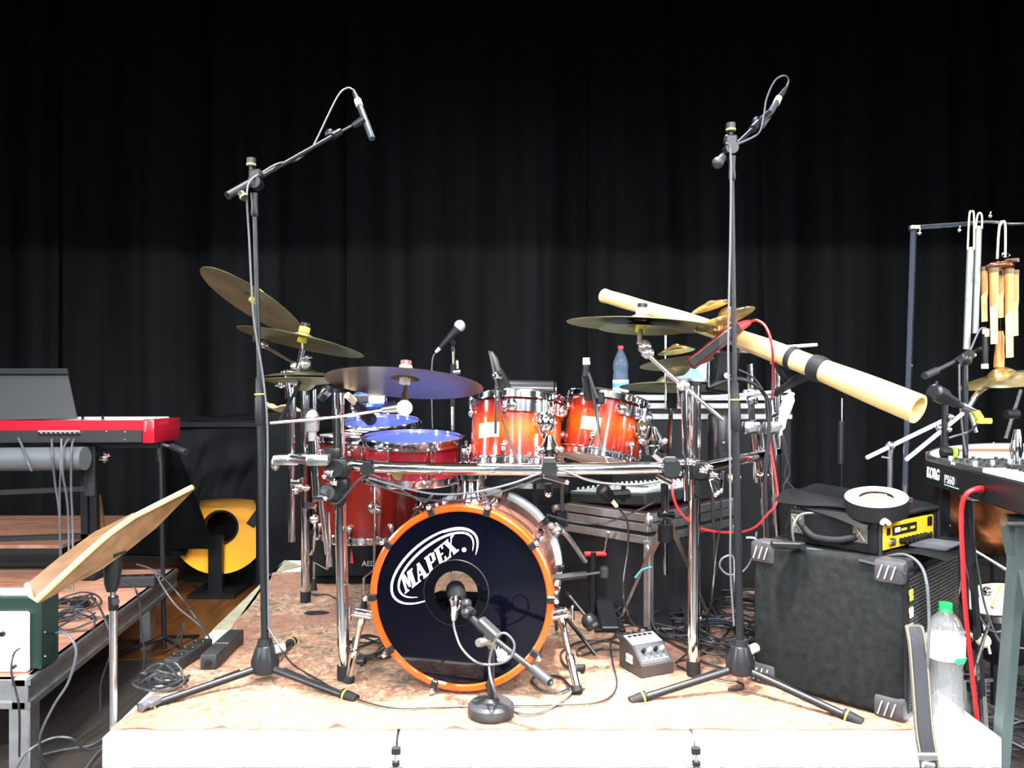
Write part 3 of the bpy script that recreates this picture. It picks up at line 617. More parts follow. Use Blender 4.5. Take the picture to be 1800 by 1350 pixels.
letter([rc(0, 0, 12, 3), rc(0, H_-3, 12, H_), rc(2, 0, 9, H_), rc(8, H_-3, 15, H_), rc(14, 15, 20, H_-2), rc(8, 13.5, 16, 16.5)], 55, 'logo_letter')
letter([rc(0, 0, 12, 3), rc(0, H_-3, 12, H_), rc(2, 0, 9, H_), rc(9, 0, 17, 3), rc(9, H_-3, 17, H_), rc(14.5, 0, 17.5, 8), rc(14.5, H_-8, 17.5, H_), rc(9, 14, 14, 17)], 77, 'logo_letter')
letter([rc(0, 0, 8, 3), rc(13, 0, 25, 3), rc(0, H_-3, 12, H_), rc(17, H_-3, 24, H_), [(1.5, H_), (9, H_), (23, 0), (15.5, 0)], [(3, 0), (5.5, 0), (21.5, H_), (19, H_)]], 96, 'logo_letter')
part(MB(MF).prism([(hp_(816, 966)[0]+3.9*u*cos(k*pi/8), hp_(816, 966)[1]+3.9*u*sin(k*pi/8)) for k in range(16)], .0008, .0022), 'logo_dot', WHITE, bd)
def swoosh(c, A, B, rot, t0, t1, wmax, nm):
    n = 50; ou = []; inn = []
    for k in range(n+1):
        t = RAD(t0+(t1-t0)*k/n); w_ = wmax*sin(pi*k/n)**.5+.35
        ca, sa = cos(RAD(rot)), sin(RAD(rot))
        for lst, a_, b_ in ((ou, A, B), (inn, A-w_, B-w_)):
            x, y = a_*cos(t), b_*sin(t); lst.append(hp_(c[0]+x*ca-y*sa, c[1]-(x*sa+y*ca)))
    m = MB(MF); m.rings([[V((*o, .0008)), V((*o, .0022)), V((*i_, .0022)), V((*i_, .0008))] for o, i_ in zip(ou, inn)]); part(m, nm, WHITE, bd)
swoosh((762, 996), 94, 47, 39, 0, 250, 4.0, 'logo_swoosh')
swoosh((765, 994), 83, 37, 39, -35, 222, 4.0, 'logo_swoosh')
swoosh((768, 993), 88, 43, 39, -42, 60, 3.4, 'logo_swoosh')
for pl in ([(870, 1134), (873, 1141), (877, 1133), (880, 1140), (884, 1132), (887, 1139), (893, 1135), (892, 1150), (875, 1152)], [(874, 1154), (896, 1148), (896, 1156), (876, 1160)], [(877, 1162), (888, 1159), (888, 1162), (878, 1165)]):
    hprism(pl, 'crown_emblem', mat('pale_blue_print', (.55, .65, .75), .5))
# tom bracket dome and spurs
ct = MF @ V((0.005, RB, -.16))
part(MB().steps(ct-V((0, 0, .01)), ct+V((0, 0, .13)), [(0, .062), (.12, .06), (.3, .046), (.6, .044), (.62, .05), (.78, .05), (.8, .034), (1, .03)], 28), 'tom_bracket', CHROME, bd)
part(MB(MF).box((.002, RB+.008, -.075), (.1, .014, .07), bev=.005), 'bracket_plate', COPPER, bd)
for px, s_ in ((985, 1), (637, -1)):
    top = P(px, 1082, 2.5); ft_ = G(1016, 1224) if s_ > 0 else G(612, 1204)
    ss = part(MB().steps(top, ft_.lerp(top, .0)+V((0, 0, .012)), [(0, .014), (.12, .014), (.15, .010), (.5, .009), (.52, .014), (.62, .015), (.65, .013), (1, .012)]), 'spur', CHROME, bd)
    part(MB().steps(ft_.lerp(top, .14), ft_+V((0, 0, .008)), [(0, .012), (.2, .017), (.8, .019), (1, .014)]), 'rubber_foot', RUBBER, ss)
    part(MB().cyl(ft_.lerp(top, .34)+V((.015, 0, 0)), ft_.lerp(top, .36)+V((.04, -.01, 0)), .011).sph(ft_.lerp(top, .3)+V((.03, 0, 0)), .008), 'spur_knob', BPAINT, ss)
    part(MB().cyl(top+V((-.03*s_, .0, 0)), top+V((.022*s_, 0, .01)), .017).cyl(top+V((.01*s_, 0, .005)), top+V((.035*s_, -.01, .01)), .009).box(top+V((.038*s_, -.01, .01)), (.012, .01, .05), bev=.004), 'spur_bracket', CHROME, bd)
# ---------- drum rack ----------
zb = P(0, 823, 2.52).z
rk = thing('drum_rack', 'chrome tube drum rack spanning across in front of the toms and over the bass drum', 'drum rack', (0, 2.52, RT))
def at(x, Y, z=zb): return V(((x-CX)*Y/F, Y, z))
part(MB().tube([P(612, 816, 2.52), P(700, 822, 2.5), P(890, 825, 2.48), P(1050, 824, 2.48), P(1175, 822, 2.5)], .0195, 24, sm=6), 'front_bar', CHROME, rk)
def post(x, ytop, Y, xb, rfoot=True, yb=None, r=.0195):
    top = P(x, ytop, Y); bot = V(((xb-CX)*Y/F, Y, RT+.012)) if yb is None else P(xb, yb, Y)
    o = part(MB().tube([top, bot], r, 24), 'post', CHROME, rk)
    part(MB().tube([bot+V((0, 0, .045)), bot], r+.003, 20), 'post_foot', RUBBER, o)
    part(MB().tube([top+V((0, 0, .002)), top-V((0, 0, .012))], r+.001, 20), 'post_cap', BLACK, o)
    return o
post(594, 684, 2.52, 605); post(1222, 672, 2.56, 1219)
post(537, 690, 3.45, 537); post(1366, 606, 3.2, 1366, r=.015); 
part(MB().tube([P(590, 823, 2.53), at(537, 3.45)], .0195, 24), 'side_bar', CHROME, rk)
part(MB().tube([P(1230, 823, 2.58), at(1366, 3.2)], .0195, 24), 'side_bar', CHROME, rk)
def clamp(x, y, Y, wd=.05, ht=.06, m=BLACK):
    c = P(x, y, Y); return part(MB().box(c, (wd, .06, ht), bev=.01, seg=2).cyl(c+V((0, -.035, 0)), c+V((0, .035, 0)), ht*.42, seg=20), 'clamp', m, rk)
for x, y, Y, a_, b_ in ((593, 822, 2.5, .075, .062), (585, 800, 2.52, .055, .05), (598, 852, 2.52, .06, .05), (648, 822, 2.49, .03, .05), (965, 823, 2.47, .042, .062), (1178, 822, 2.49, .05, .068), (1226, 826, 2.54, .07, .06), (1232, 858, 2.56, .055, .07)):
    cl = clamp(x, y, Y, a_, b_)
    if x in (965, 1178): part(MB().box(P(x, y-14, Y-.03), (.036, .012, .02), bev=.003), 'clamp_label', DGREY, cl)
# round capped clamp left, wing bolts
part(MB().cyl(P(574, 866, 2.44), P(574, 862, 2.52), .024, seg=24), 'end_cap', DGREY, rk)
part(MB().tube([P(560, 862, 2.47), P(574, 866, 2.46), P(600, 880, 2.5)], .026, sm=4), 'clamp_arm', BLACK, rk)
for x0, y0, x1, y1 in ((955, 836, 997, 848), (1154, 836, 1184, 852), (1268, 842, 1262, 866), (1250, 842, 1258, 870), (1271, 828, 1268, 862), (548, 876, 572, 876), (588, 844, 570, 838)):
    a, b = P(x0, y0, 2.42), P(x1, y1, 2.42); part(MB().bar(a, b, .014, .006, (0, 1, 0), .002).cyl(a.lerp(b, .5), a.lerp(b, .5)+V((0, .05, 0)), .007).sph(b, .008), 'wing_bolt', CHROME, rk)
for x, y, Y in ((586, 848, 2.45), (578, 830, 2.45), (1236, 826, 2.46), (1214, 812, 2.48), (1254, 834, 2.46), (1245, 820, 2.47), (1196, 812, 2.5), (1190, 830, 2.5)):
    part(MB().sph(P(x, y, Y), .014, (1, 1, .8)).cyl(P(x-7, y, Y), P(x+7, y+2, Y), .009), 'clamp_bolt', CHROME, rk)
part(MB().tube([P(964, 850, 2.5), P(964, 868, 2.5)], .0125).sph(P(964, 868, 2.5), .0125), 'hanging_tube', CHROME, rk)
# chrome stacks of clamps, left side bar
def ctube(nm, label, x, y0, y1, Y, x1=None, r=.0125, cat='stand tube', m=CHROME):
    return solo(MB().tube([P(x, y0, Y), P(x if x1 is None else x1, y1, Y)], r, 16), nm, m, label, cat)
# ---------- cymbals and arms ----------
def cymbal(name, label, M, R_, m, bell=.045, rise=.02, bow=.018, felt=None, top=None, flip=False, group=None):
    t = thing(name, label, 'cymbal', M, group); s = -1 if flip else 1
    o = [(0, bow+rise), (bell*.45, bow+rise*.9), (bell*.85, bow+rise*.45), (bell*1.05, bow+.001)]
    o += [(bell+(R_-bell)*k/8, bow*(1-(k/8)**1.7)) for k in range(1, 9)]
    und = [(r*.995, z-.0014) for r, z in reversed(o)]
    part(MB(M).lathe([(r, s*z) for r, z in o+und], 72), 'cymbal_plate', m, t)
    z = s*(bow+rise)
    if felt: part(MB(M).cyl((0, 0, z), (0, 0, z+s*.02), .02, seg=18), 'top_felt', felt, t)
    if felt: part(MB(M).cyl((0, 0, z-s*.004-s*rise*.8), (0, 0, z-s*rise*.8-s*.022), .017, seg=18), 'lower_felt', felt, t)
    if top: part(MB(M).cyl((0, 0, z+s*.02), (0, 0, z+s*.036), .015, .012, seg=14).box((0, 0, z+s*.03), (.034, .008, .014), bev=.003), 'wing_nut', top, t)
    return t
DK = mat('dark_red_nut', (.1, .02, .02), .4)
cymbal('crash_cymbal', 'steeply tilted bronze crash cymbal at far left, highest on the left side', disc(443, 531, 3.15, -32, .24, -1), .228, BRASSM, felt=YEL)
cymbal('crash_cymbal', 'flatter bronze crash cymbal with yellow felt, overlapping the steeply tilted one', disc(530, 602, 2.9, -12.5, .11, -1), .232, BRASSM, felt=YEL, top=BLACK)
cymbal('ride_cymbal', 'large dark ride cymbal above the wine red snare, rim near the camera', disc(711, 675, 2.42, -4.5, .19, -1), .243, BRASSD, felt=WHITE, top=DK)
cymbal('hi_hat_cymbal', 'lower of the two hi-hat cymbals, bell hanging down, behind the ride cymbal', disc(533, 668, 3.0, 0, .06, -1), .155, BRASSM, flip=True, rise=.025)
cymbal('hi_hat_cymbal', 'upper of the two hi-hat cymbals, domed bell up, behind the ride cymbal', disc(533, 663, 3.0, 0, .06, -1), .155, BRASSM)
cymbal('crash_cymbal', 'wide thin crash cymbal on the right above the smaller sunburst tom', disc(1127, 572, 2.62, -3.5, .1, -1), .25, BRASSD if False else BRASSM, felt=WHITE, top=BLACK)
cymbal('splash_cymbal', 'smaller cymbal stacked just under the wide right crash cymbal', disc(1126, 580, 2.63, -3, .12, -1), .142, BRASSM, bow=.012, felt=YEL)
cymbal('splash_cymbal', 'uppermost small brass splash tilted up to the right beside the right microphone pole', disc(1250, 539, 2.62, 17, .16, -1), .066, GOLD, bell=.02, rise=.008, bow=.012)
cymbal('china_cymbal', 'small brass china cymbal with glowing dome just below the uppermost splash', disc(1282, 560, 2.64, 23, .2, -1), .09, GOLD, bell=.035, rise=.025, bow=.016)
cymbal('china_cymbal', 'brass china cymbal with upturned rim in front of the red bar pad', disc(1256, 570, 2.6, 18, .25, -1), .068, GOLD, bell=.03, rise=.02, flip=True)
cymbal('splash_cymbal', 'small brass cymbal just above the light blue tablet', disc(1189, 618, 2.8, 8, .14, -1), .066, GOLD, bell=.02, rise=.01)
cymbal('china_cymbal', 'brass china cymbal with black rubber underside left of the light blue tablet', disc(1190, 638, 2.75, 7, .14, -1), .13, BRASSM, bell=.045, rise=.03, flip=True)
cymbal('crash_cymbal', 'low bronze cymbal seen edge on behind the smaller sunburst tom', disc(1175, 682, 3.05, -1, .1, -1), .19, BRASSM, bell=.05, rise=.03)
solo(MB().cyl(P(1196, 640, 2.75), P(1196, 656, 2.75), .017).cyl(P(1196, 640, 2.75), P(1196, 633, 2.75), .022), 'rubber_bushing', RUBBER, 'black rubber bushing under the china cymbal left of the tablet', 'bushing')
# arms
t = thing('cymbal_boom_stand', 'horizontal chrome boom arm carrying the dark ride cymbal', 'cymbal arm', at(549, 2.45, zb))
part(MB().tube([P(475, 743, 2.38), P(600, 732, 2.4), P(690, 718, 2.4)], .0062, 10), 'rod', CHROME, t)
part(MB().tube([P(672, 720, 2.4), P(700, 716, 2.4)], [.012, .016], 14), 'rod_sleeve', CHROME2, t)
part(MB().cyl(P(711, 717, 2.37), P(711, 717, 2.43), .024, seg=24).cyl(P(711, 717, 2.36), P(711, 717, 2.37), .012), 'tilter', CAST, t)
part(MB().steps(P(711, 712, 2.41), P(714, 662, 2.42), [(0, .014), (.45, .009), (.5, .006), (1, .005)]), 'cymbal_post', CHROME, t)
part(MB().steps(P(549, 775, 2.42), P(549, 725, 2.42), [(0, .012), (.3, .013), (.35, .02), (.8, .023), (1, .012)]).sph(P(549, 735, 2.41), .026, (.8, .6, 1)), 'rod_clamp', CAST, t)
part(MB().tube([P(550, 768, 2.43), P(552, 800, 2.43)], .017, 20), 'column_collar', CHROME, t)
part(MB().tube([P(552, 798, 2.43), P(556, 880, 2.43)], .0125, 16), 'column', CHROME, t)
part(MB().box(P(560, 808, 2.43), (.07, .05, .035), bev=.008, seg=2), 'column_clamp', CHROME2, t)
def armset(name, label, pieces, knobs=()):
    t = thing(name, label, 'cymbal arm', pieces[0][0])
    for a, b, r, nm in pieces: part(MB().tube([a, b], r, 14), nm, CHROME, t)
    for c, r in knobs: part(MB().sph(c, r, (1, .7, 1.1)).cyl(c-V((.02, 0, 0)), c+V((.02, 0, 0)), r*.6), 'tilter', CAST if r > .016 else CHROME, t)
    return t
t = armset('cymbal_stand_tube', 'vertical chrome stand tube with wing screw left of the left rack post', [
    (P(511, 675, 2.95), P(513, 952, 2.95), .0135, 'tube'), (P(507, 660, 2.95), P(512, 700, 2.95), .021, 'tube_clamp'), (P(514, 735, 2.95), P(512, 690, 2.95), .016, 'collar')],
    ((P(494, 676, 2.94), .014), (P(520, 672, 2.94), .013)))
part(MB().sph(P(510, 654, 2.94), .03, (1.2, .4, .38)), 'wing_screw', CHROME, t)
part(MB().tube([P(528, 672, 2.93), P(490, 742, 2.6)], .006, 8), 'black_rod', BLACK, t)
armset('cymbal_boom', 'chrome boom going up left under the overlapping crash cymbals', [
    (P(520, 640, 2.97), P(445, 597, 3.05), .006, 'rod'), (P(531, 600, 2.92), P(532, 618, 2.94), .005, 'post'), (P(532, 614, 2.94), P(524, 650, 2.96), .013, 'neck'), (P(445, 597, 3.05), P(450, 560, 3.1), .006, 'post'), (P(450, 560, 3.1), P(452, 530, 3.14), .004, 'threaded_post')],
    ((P(464, 606, 3.03), .014), (P(537, 640, 2.93), .02), (P(521, 644, 2.96), .018), (P(540, 628, 2.93), .008)))
ctube('stand_tube', 'second chrome tube hanging behind the left rack post, ending above the rug', 562, 860, 974, 2.9, x1=576, r=.0105)
ctube('stand_tube', 'thin chrome tube with bent cane shape beside the left clamps', 535, 676, 800, 3.2, r=.008)
ctube('stand_tube', 'short chrome hi-hat tube right below the hanging bell', 553, 684, 900, 3.05, r=.0085)
ctube('stand_tube', 'lowest hanging chrome tube just left of the left rack post', 577, 900, 996, 2.9, x1=580, r=.009)
solo(MB().box(P(505, 808, 2.93), (.1, .05, .04), bev=.01, seg=2).box(P(540, 806, 2.9), (.08, .05, .035), bev=.01, seg=2).sph(P(484, 815, 2.93), .025, (.7, .6, 1.1)).cyl(P(515, 806, 2.9), P(560, 812, 2.6), .016), 'tube_clamp', CHROME2, 'bright chrome multi clamp joining the left stand tubes to the rack', 'clamp')
solo(MB().box(P(521, 848, 2.93), (.05, .035, .02), bev=.006).sph(P(520, 862, 2.9), .016).sph(P(538, 858, 2.9), .013).cyl(P(520, 855, 2.9), P(545, 858, 2.9), .008).box(P(530, 852, 2.92), (.02, .03, .05), bev=.005), 'tube_clamp', CHROME, 'small chrome clamp with two knobs on the hanging stand tubes', 'clamp')
solo(MB().box(P(545, 888, 2.5), (.045, .02, .02), bev=.006).tube([P(551, 892, 2.5), P(553, 915, 2.5), P(551, 960, 2.55), P(546, 975, 2.56)], .005, sm=5).sph(P(552, 912, 2.5), .016), 'hook_arm', CHROME, 'thin chrome hook with round black ball below the left rack clamp', 'hook')
# right crash arm
t = armset('cymbal_boom', 'chrome boom with cast tilter under the wide right crash cymbal', [
    (P(1127, 572, 2.62), P(1126, 600, 2.62), .005, 'post'), (P(1126, 580, 2.62), P(1124, 604, 2.6), .009, 'post_sleeve'), (P(1142, 626, 2.58), P(1195, 675, 2.55), .008, 'rod'),
    (P(1198, 676, 2.55), P(1272, 738, 2.5), .0068, 'rod_end'), (P(1198, 672, 2.55), P(1203, 715, 2.55), .02, 'tube_clamp')], ((P(1133, 610, 2.6), .022), (P(1138, 620, 2.58), .019), (P(1200, 678, 2.54), .02)))
ctube('stand_tube', 'tall bluish chrome tube just left of the right rack post', 1203, 692, 880, 2.5, x1=1208, r=.0115)
ctube('stand_tube', 'thin chrome rod rising behind the low cymbals near the tablet', 1170, 580, 720, 2.9, r=.004)
ctube('stand_tube', 'thick chrome tube behind the right microphone pole', 1318, 640, 745, 3.05, x1=1322, r=.0125)
ctube('stand_tube', 'lower chrome tube with square clamp behind the right microphone pole', 1323, 738, 848, 3.05, x1=1333, r=.0165)
ctube('stand_tube', 'slim chrome tube beside the lower tube, right of the microphone pole', 1337, 745, 950, 3.15, x1=1345, r=.012)
ctube('stand_tube', 'chrome tube rising from the rug just left of the rearmost right post', 1352, 700, 1000, 3.0, x1=1372, r=.017)
solo(MB().tube([P(1240, 699, 2.8), P(1388, 687, 3.0)], .0065), 'chrome_rod', RODW, 'long horizontal chrome rod crossing behind the right microphone pole', 'rod')
solo(MB().tube([P(1325, 614, 3.0), P(1436, 606, 3.0)], .0065).tube([P(1372, 612, 3.0), P(1376, 612, 3.0)], .01), 'chrome_rod', RODW, 'short chrome rod pointing right above the wooden wind instrument', 'rod')
clabs = ['round chrome clamp on the thick tube behind the microphone pole', 'square chrome clamp on the lower tube, left of two', 'square chrome clamp on the lower tube, right of two', 'chrome clamp where the upper rod meets the rear post', 'chrome joint between rear post and wind instrument', 'small chrome clamp low between the right tubes', 'chrome collar at the middle of the rear right post', 'chrome cube clamp left of the upper short rod', 'chrome clamp high beside the red cable', 'chrome swivel above the square clamps']
for (x, y, Y, r), lb in zip(((1320, 690, 3.0, .024), (1320, 752, 3.0, .034), (1357, 752, 3.0, .034), (1357, 612, 2.98, .022), (1362, 636, 3.1, .018), (1340, 836, 3.0, .018), (1358, 730, 3.0, .02), (1308, 612, 2.98, .026), (1352, 600, 3.0, .016), (1322, 704, 3.0, .02)), clabs):
    c = P(x, y, Y); m = MB()
    if 'square' in lb or 'cube' in lb: m.box(c, (r*1.9, r*1.4, r*1.5), bev=r*.3, seg=2)
    else: m.sph(c, r, (1, .8, .8)).cyl(c-V((r*1.2, 0, 0)), c+V((r*1.2, 0, 0)), r*.5)
    m.cyl(c+V((0, -r*1.3, 0)), c, r*.35).bar(c+V((-r*.7, -r*1.3, -r*.3)), c+V((r*.7, -r*1.3, r*.3)), r*.4, r*.2, (0, 1, 0)); solo(m, 'rod_clamp', CHROME2 if r > .02 else CHROME, lb, 'clamp')
# tom mounts down to the bar
for Mt, x, y, lb in ((Mt1, 966, 790, 'chrome ball mount holding the larger sunburst tom on the rack'), (Mt2, 1148, 775, 'chrome ball mount holding the smaller sunburst tom')):
    t = thing('tom_mount', lb, 'tom mount', P(x, y+25, 2.52))
    hx_ = 950 if x == 966 else 1120
    part(MB().tube([P(hx_, 752 if x == 966 else 745, 2.6), P(hx_+6, 768, 2.56), P(x, y-8, 2.53)], .009, sm=4), 'bent_rod', CHROME, t)
    part(MB().steps(P(x, y+25, 2.51), P(x, y-24, 2.52), [(0, .022), (.3, .026), (.34, .034), (.5, .036), (.6, .03), (.8, .02), (1, .012)], 20), 'ball_socket', CHROME, t)
    for k in (-1, 1): part(MB().cyl(P(x+k*12, y-2, 2.48), P(x+k*22, y+2, 2.47), .008).sph(P(x+k*20, y, 2.475), .011), 'mount_bolt', CHROME, t)
part(MB().tube([P(1150, 795, 2.5), P(1175, 815, 2.5)], .02), 'socket_arm', CHROME, t)

# ---------- microphones ----------
def mic_stand(name, label, base, top, feet, back, clutch):
    """floor stand: cast hub, three legs, two pole tubes, clutch with green ring"""
    t = thing(name, label, 'microphone stand', V((base.x, base.y, RT)))
    hub = base
    part(MB().steps(hub, hub+V((0, 0, .105)), [(0, .036), (.05, .042), (.35, .044), (.8, .028), (.82, .025), (1, .022)], 24), 'leg_hub', BPAINT, t)
    for f in feet:
        a = hub+V((0, 0, .02)); d = (f-a).normalized(); a2 = a+d*.03
        l = part(MB().tube([a2, f+V((0, 0, .012))], .0115, 14), 'leg', BPAINT, t)
        part(MB().tube([f+V((0, 0, .014))-d*.022, f+V((0, 0, .012))+d*.03], .017, 14), 'rubber_foot', RUBBER, l)
        part(MB().tube([f+V((0, 0, .014))-d*.014, f+V((0, 0, .014))-d*.009], .0175, 14), 'green_ring', YEL, l)
        part(MB().bar(a2+d*.05+V((0, 0, .012)), a2+d*.13+V((0, 0, .012)), .005, .014), 'leg_brace', BPAINT, l)
    part(MB().cyl(hub+V((.03, 0, .07)), hub+V((.055, .02, .072)), .014), 'hub_knob', mat('pale_knob', (.35, .36, .3), .4), t)
    z1 = clutch
    part(MB().tube([hub+V((0, 0, .09)), z1], .0118, 18), 'lower_pole', BPAINT, t)
    part(MB().tube([z1, top], .0078, 14), 'upper_pole', BPAINT, t)
    d = (top-z1).normalized()
    part(MB().steps(z1-d*.075, z1+d*.075, [(0, .0155), (.08, .0175), (.55, .0165), (.6, .014), (1, .0125)], 20), 'clutch', BLACK, t)
    part(MB().steps(z1+d*.02, z1+d*.024, [(0, .0172), (1, .0172)], 20), 'green_ring', GREEN, t)
    part(MB().steps(top-d*.075, top, [(0, .01), (.1, .013), (.5, .011), (1, .013)], 16), 'head_collar', BPAINT, t)
    return t
top = P(447, 340, 2.5)
ms = mic_stand('microphone_stand', 'tall black microphone boom stand left of the drum kit', P(466, 1181, 2.5), top, [G(612, 1232), G(262, 1248), G(512, 1136)], 0, P(457, 705, 2.5))
def hub2(t, c, y=0, sw=1):
    part(MB().cyl(c+V((.0, -.022, -.0)), c+V((0, .022, 0)), .02, seg=20).box(c+V((0, 0, .028)), (.04, .03, .03), bev=.006), 'boom_joint', BPAINT, t)
    part(MB().cyl(c+V((-.014*sw, -.004, .03)), c+V((-.014*sw, -.004, .055)), .006).cyl(c+V((-.014*sw, -.004, .052)), c+V((-.013*sw, -.004, .078)), .0145, seg=14), 'joint_knob', DGREY, t)
    part(MB().cyl(c+V((-.014*sw, -.004, .056)), c+V((-.014*sw, -.004, .06)), .0151, seg=14), 'knob_ring', GREEN, t)
c = P(450, 322, 2.5); hub2(ms, c)
b0, b1 = P(400, 344, 2.42), P(598, 232, 2.78)
part(MB().tube([b0, b1], .0075, 12), 'boom_tube', BPAINT, ms)
part(MB().tube([b0, b0.lerp(b1, .17)], .0125, 12), 'boom_grip', DGREY, ms)
part(MB().tube([b1-(b1-b0)*.08, b1], .0135, 12).sph(P(580, 236, 2.76), .019), 'boom_clutch', BPAINT, ms)
part(MB().tube([b1, P(628, 216, 2.82)], .0045, 8), 'boom_extension', DGREY, ms)
part(MB().cyl(P(424, 340, 2.42), P(430, 348, 2.41), .012), 'hook_knob', DGREY, ms)
part(MB().cyl(P(427.5, 345, 2.411), P(429, 347, 2.41), .0126), 'knob_ring', GREEN, ms)
t = thing('pencil_microphone', 'grey pencil microphone pointing down over the left cymbals', 'microphone', P(640, 206, 2.83))
part(MB().steps(P(654, 244, 2.8), P(627, 172, 2.86), [(0, .0115), (.4, .0125), (.41, .0115), (.95, .0115), (1, .009)], 16), 'body', mat('grey_metal_body', (.05, .06, .065), .4, .4), t)
part(MB().steps(P(632.3, 187, 2.846), P(628.5, 176, 2.856), [(0, .013), (1, .013)], 14), 'label_band', CREAM, t)
part(MB().steps(P(629, 178, 2.855), P(621, 158, 2.87), [(0, .0105), (.6, .009), (1, .005)], 12), 'connector', DGREY, t)
part(MB().tube([P(620, 222, 2.81), P(640, 210, 2.82)], [.011, .016], 12), 'clip', BLACK, t)
top = P(1286, 275, 2.42)
ms = mic_stand('microphone_stand', 'tall black microphone boom stand right of the drum kit', P(1301, 1183, 2.42), top, [G(1124, 1236), G(1496, 1270), G(1290, 1143)], 0, P(1292, 715, 2.42))
c = P(1284, 262, 2.42); hub2(ms, c, sw=0)
b0, b1 = P(1262, 286, 2.38), P(1335, 215, 2.9)
part(MB().tube([b0, b1], .0075, 12), 'boom_tube', BPAINT, ms)
part(MB().tube([b0, b0.lerp(b1, .25)], .014, 12).sph(b0, .018), 'boom_grip', DGREY, ms)
part(MB().tube([b1-(b1-b0)*.2, b1+(b1-b0)*.1], .0145, 12).sph(P(1330, 214, 2.9), .018), 'boom_clutch', BPAINT, ms)
t = thing('pencil_microphone', 'grey pencil microphone high on the right boom with looped cable', 'microphone', P(1358, 190, 2.95))
part(MB().steps(P(1340, 222, 2.9), P(1366, 178, 2.98), [(0, .01), (.3, .0115), (.95, .0125), (1, .01)], 16), 'body', mat('blue_grey_metal_body', (.07, .08, .09), .4, .4), t)
part(MB().steps(P(1364, 182, 2.975), P(1369, 172, 2.99), [(0, .0135), (1, .0125)], 14), 'label_band', CREAM, t)
part(MB().steps(P(1369, 173, 2.99), P(1384, 152, 3.02), [(0, .0115), (.6, .009), (1, .004)], 12), 'connector', DGREY, t)
part(MB().tube([P(1334, 216, 2.9), P(1352, 200, 2.93)], [.014, .015], 12), 'clip', BLACK, t)
# bass drum microphone
bs = G(863, 1262)
t = thing('low_microphone_stand', 'short black microphone stand with round cast base in front of the bass drum', 'microphone stand', bs)
part(MB().lathe([(0, 0), (.064, 0), (.067, .008), (.066, .026), (.058, .034), (.02, .037), (.012, .045), (0, .045)], 48, Matrix.Translation(bs+V((0, 0, .012)))), 'round_base', mat('grey_black_iron', (.018, .02, .023), .5, .1, bump=.3), t)
part(MB().tube([bs+V((0, 0, .05)), P(864, 1108, 2.25)], .0095, 16), 'pole', BPAINT, t)
part(MB().tube([P(970, 1203, 2.1), P(850, 1108, 2.24)], .0085, 14).tube([P(850, 1108, 2.24), P(815, 1070, 2.31)], .011, 12), 'boom_tube', BPAINT, t)
part(MB().tube([P(966, 1200, 2.1), P(937, 1175, 2.14)], [.0155, .0135], 14), 'boom_grip', DGREY, t)
part(MB().bar(P(876, 1122, 2.22), P(842, 1090, 2.25), .034, .03, (0, 0, 1), .006), 'boom_clamp', DGREY, t)
part(MB().steps(P(858, 1128, 2.23), P(840, 1130, 2.2), [(0, .012), (.3, .01), (.7, .013), (1, .011)]).tube([P(857, 1120, 2.23), P(866, 1135, 2.25)], .015), 'clamp_knob', mat('bronze_grey_knob', (.16, .15, .14), .35, .6), t)
part(MB().sph(P(820, 1062, 2.3), .017).sph(P(820, 1078, 2.28), .015).cyl(P(832, 1076, 2.27), P(812, 1060, 2.32), .01), 'swivel', BPAINT, t)
t = thing('bass_drum_microphone', 'black microphone with chrome neck reaching into the bass drum port hole', 'microphone', P(802, 1050, 2.36))
part(MB().steps(P(806, 1055, 2.36), P(800, 1035, 2.47), [(0, .016), (.15, .02), (.3, .028), (.9, .03), (1, .02)], 20), 'body', BLACK, t)
part(MB().steps(P(801, 1048, 2.35), P(801, 1072, 2.34), [(0, .013), (.3, .02), (.6, .017), (1, .014)], 16), 'neck', CHROME, t)
part(MB().steps(P(800, 1070, 2.33), P(797, 1092, 2.31), [(0, .0115), (.6, .011), (1, .006)], 14), 'connector', CHROME2, t)
# vocal mic
t = thing('vocal_microphone', 'handheld vocal microphone with round grey grille on a stand behind the kit', 'microphone', P(800, 585, 3.4))
part(MB().sph(P(808, 573, 3.4), .0245, (1, 1, 1.05), seg=20), 'grille', mat('steel_mesh_grille', (.4, .42, .42), .5, .6, bump=1, bscale=500), t)
part(MB().steps(P(805, 578, 3.4), P(773, 612, 3.4), [(0, .022), (.1, .021), (.8, .012), (1, .01)], 16), 'body', BLACK, t)
part(MB().steps(P(774, 611, 3.4), P(766, 619, 3.4), [(0, .009), (1, .006)], 12), 'connector', CREAM, t)
part(MB().tube([P(788, 592, 3.4), P(797, 605, 3.42)], .016, 12), 'clip', BLACK, t)
t = thing('short_boom_stand', 'chrome and black stand carrying the vocal microphone behind the kit', 'microphone stand', V((P(797, 700, 3.42).x, 3.42, RT)))
part(MB().tube([P(797, 612, 3.42), P(798, 650, 3.42)], .008), 'upper_rod', CHROME, t)
part(MB().tube([P(796, 598, 3.42), P(796, 618, 3.42)], .0095), 'head', BLACK, t)
part(MB().tube([P(796, 640, 3.42), P(796, 715, 3.42)], .012), 'sleeve', BLACK, t)
part(MB().tube([P(796, 710, 3.42), V((P(796, 700, 3.42).x, 3.42, RT+.02))], .009), 'pole', CHROME2, t)
part(MB().cyl(P(797, 655, 3.41), P(809, 654, 3.41), .01).cyl(P(803, 634, 3.41), P(804, 648, 3.41), .008), 'knob', CHROME, t)
part(MB().lathe([(0, 0), (.12, 0), (.12, .015), (.03, .03), (0, .03)], 32, Matrix.Translation((P(796, 700, 3.42).x, 3.42, RT+.012))), 'round_base', BPAINT, t)
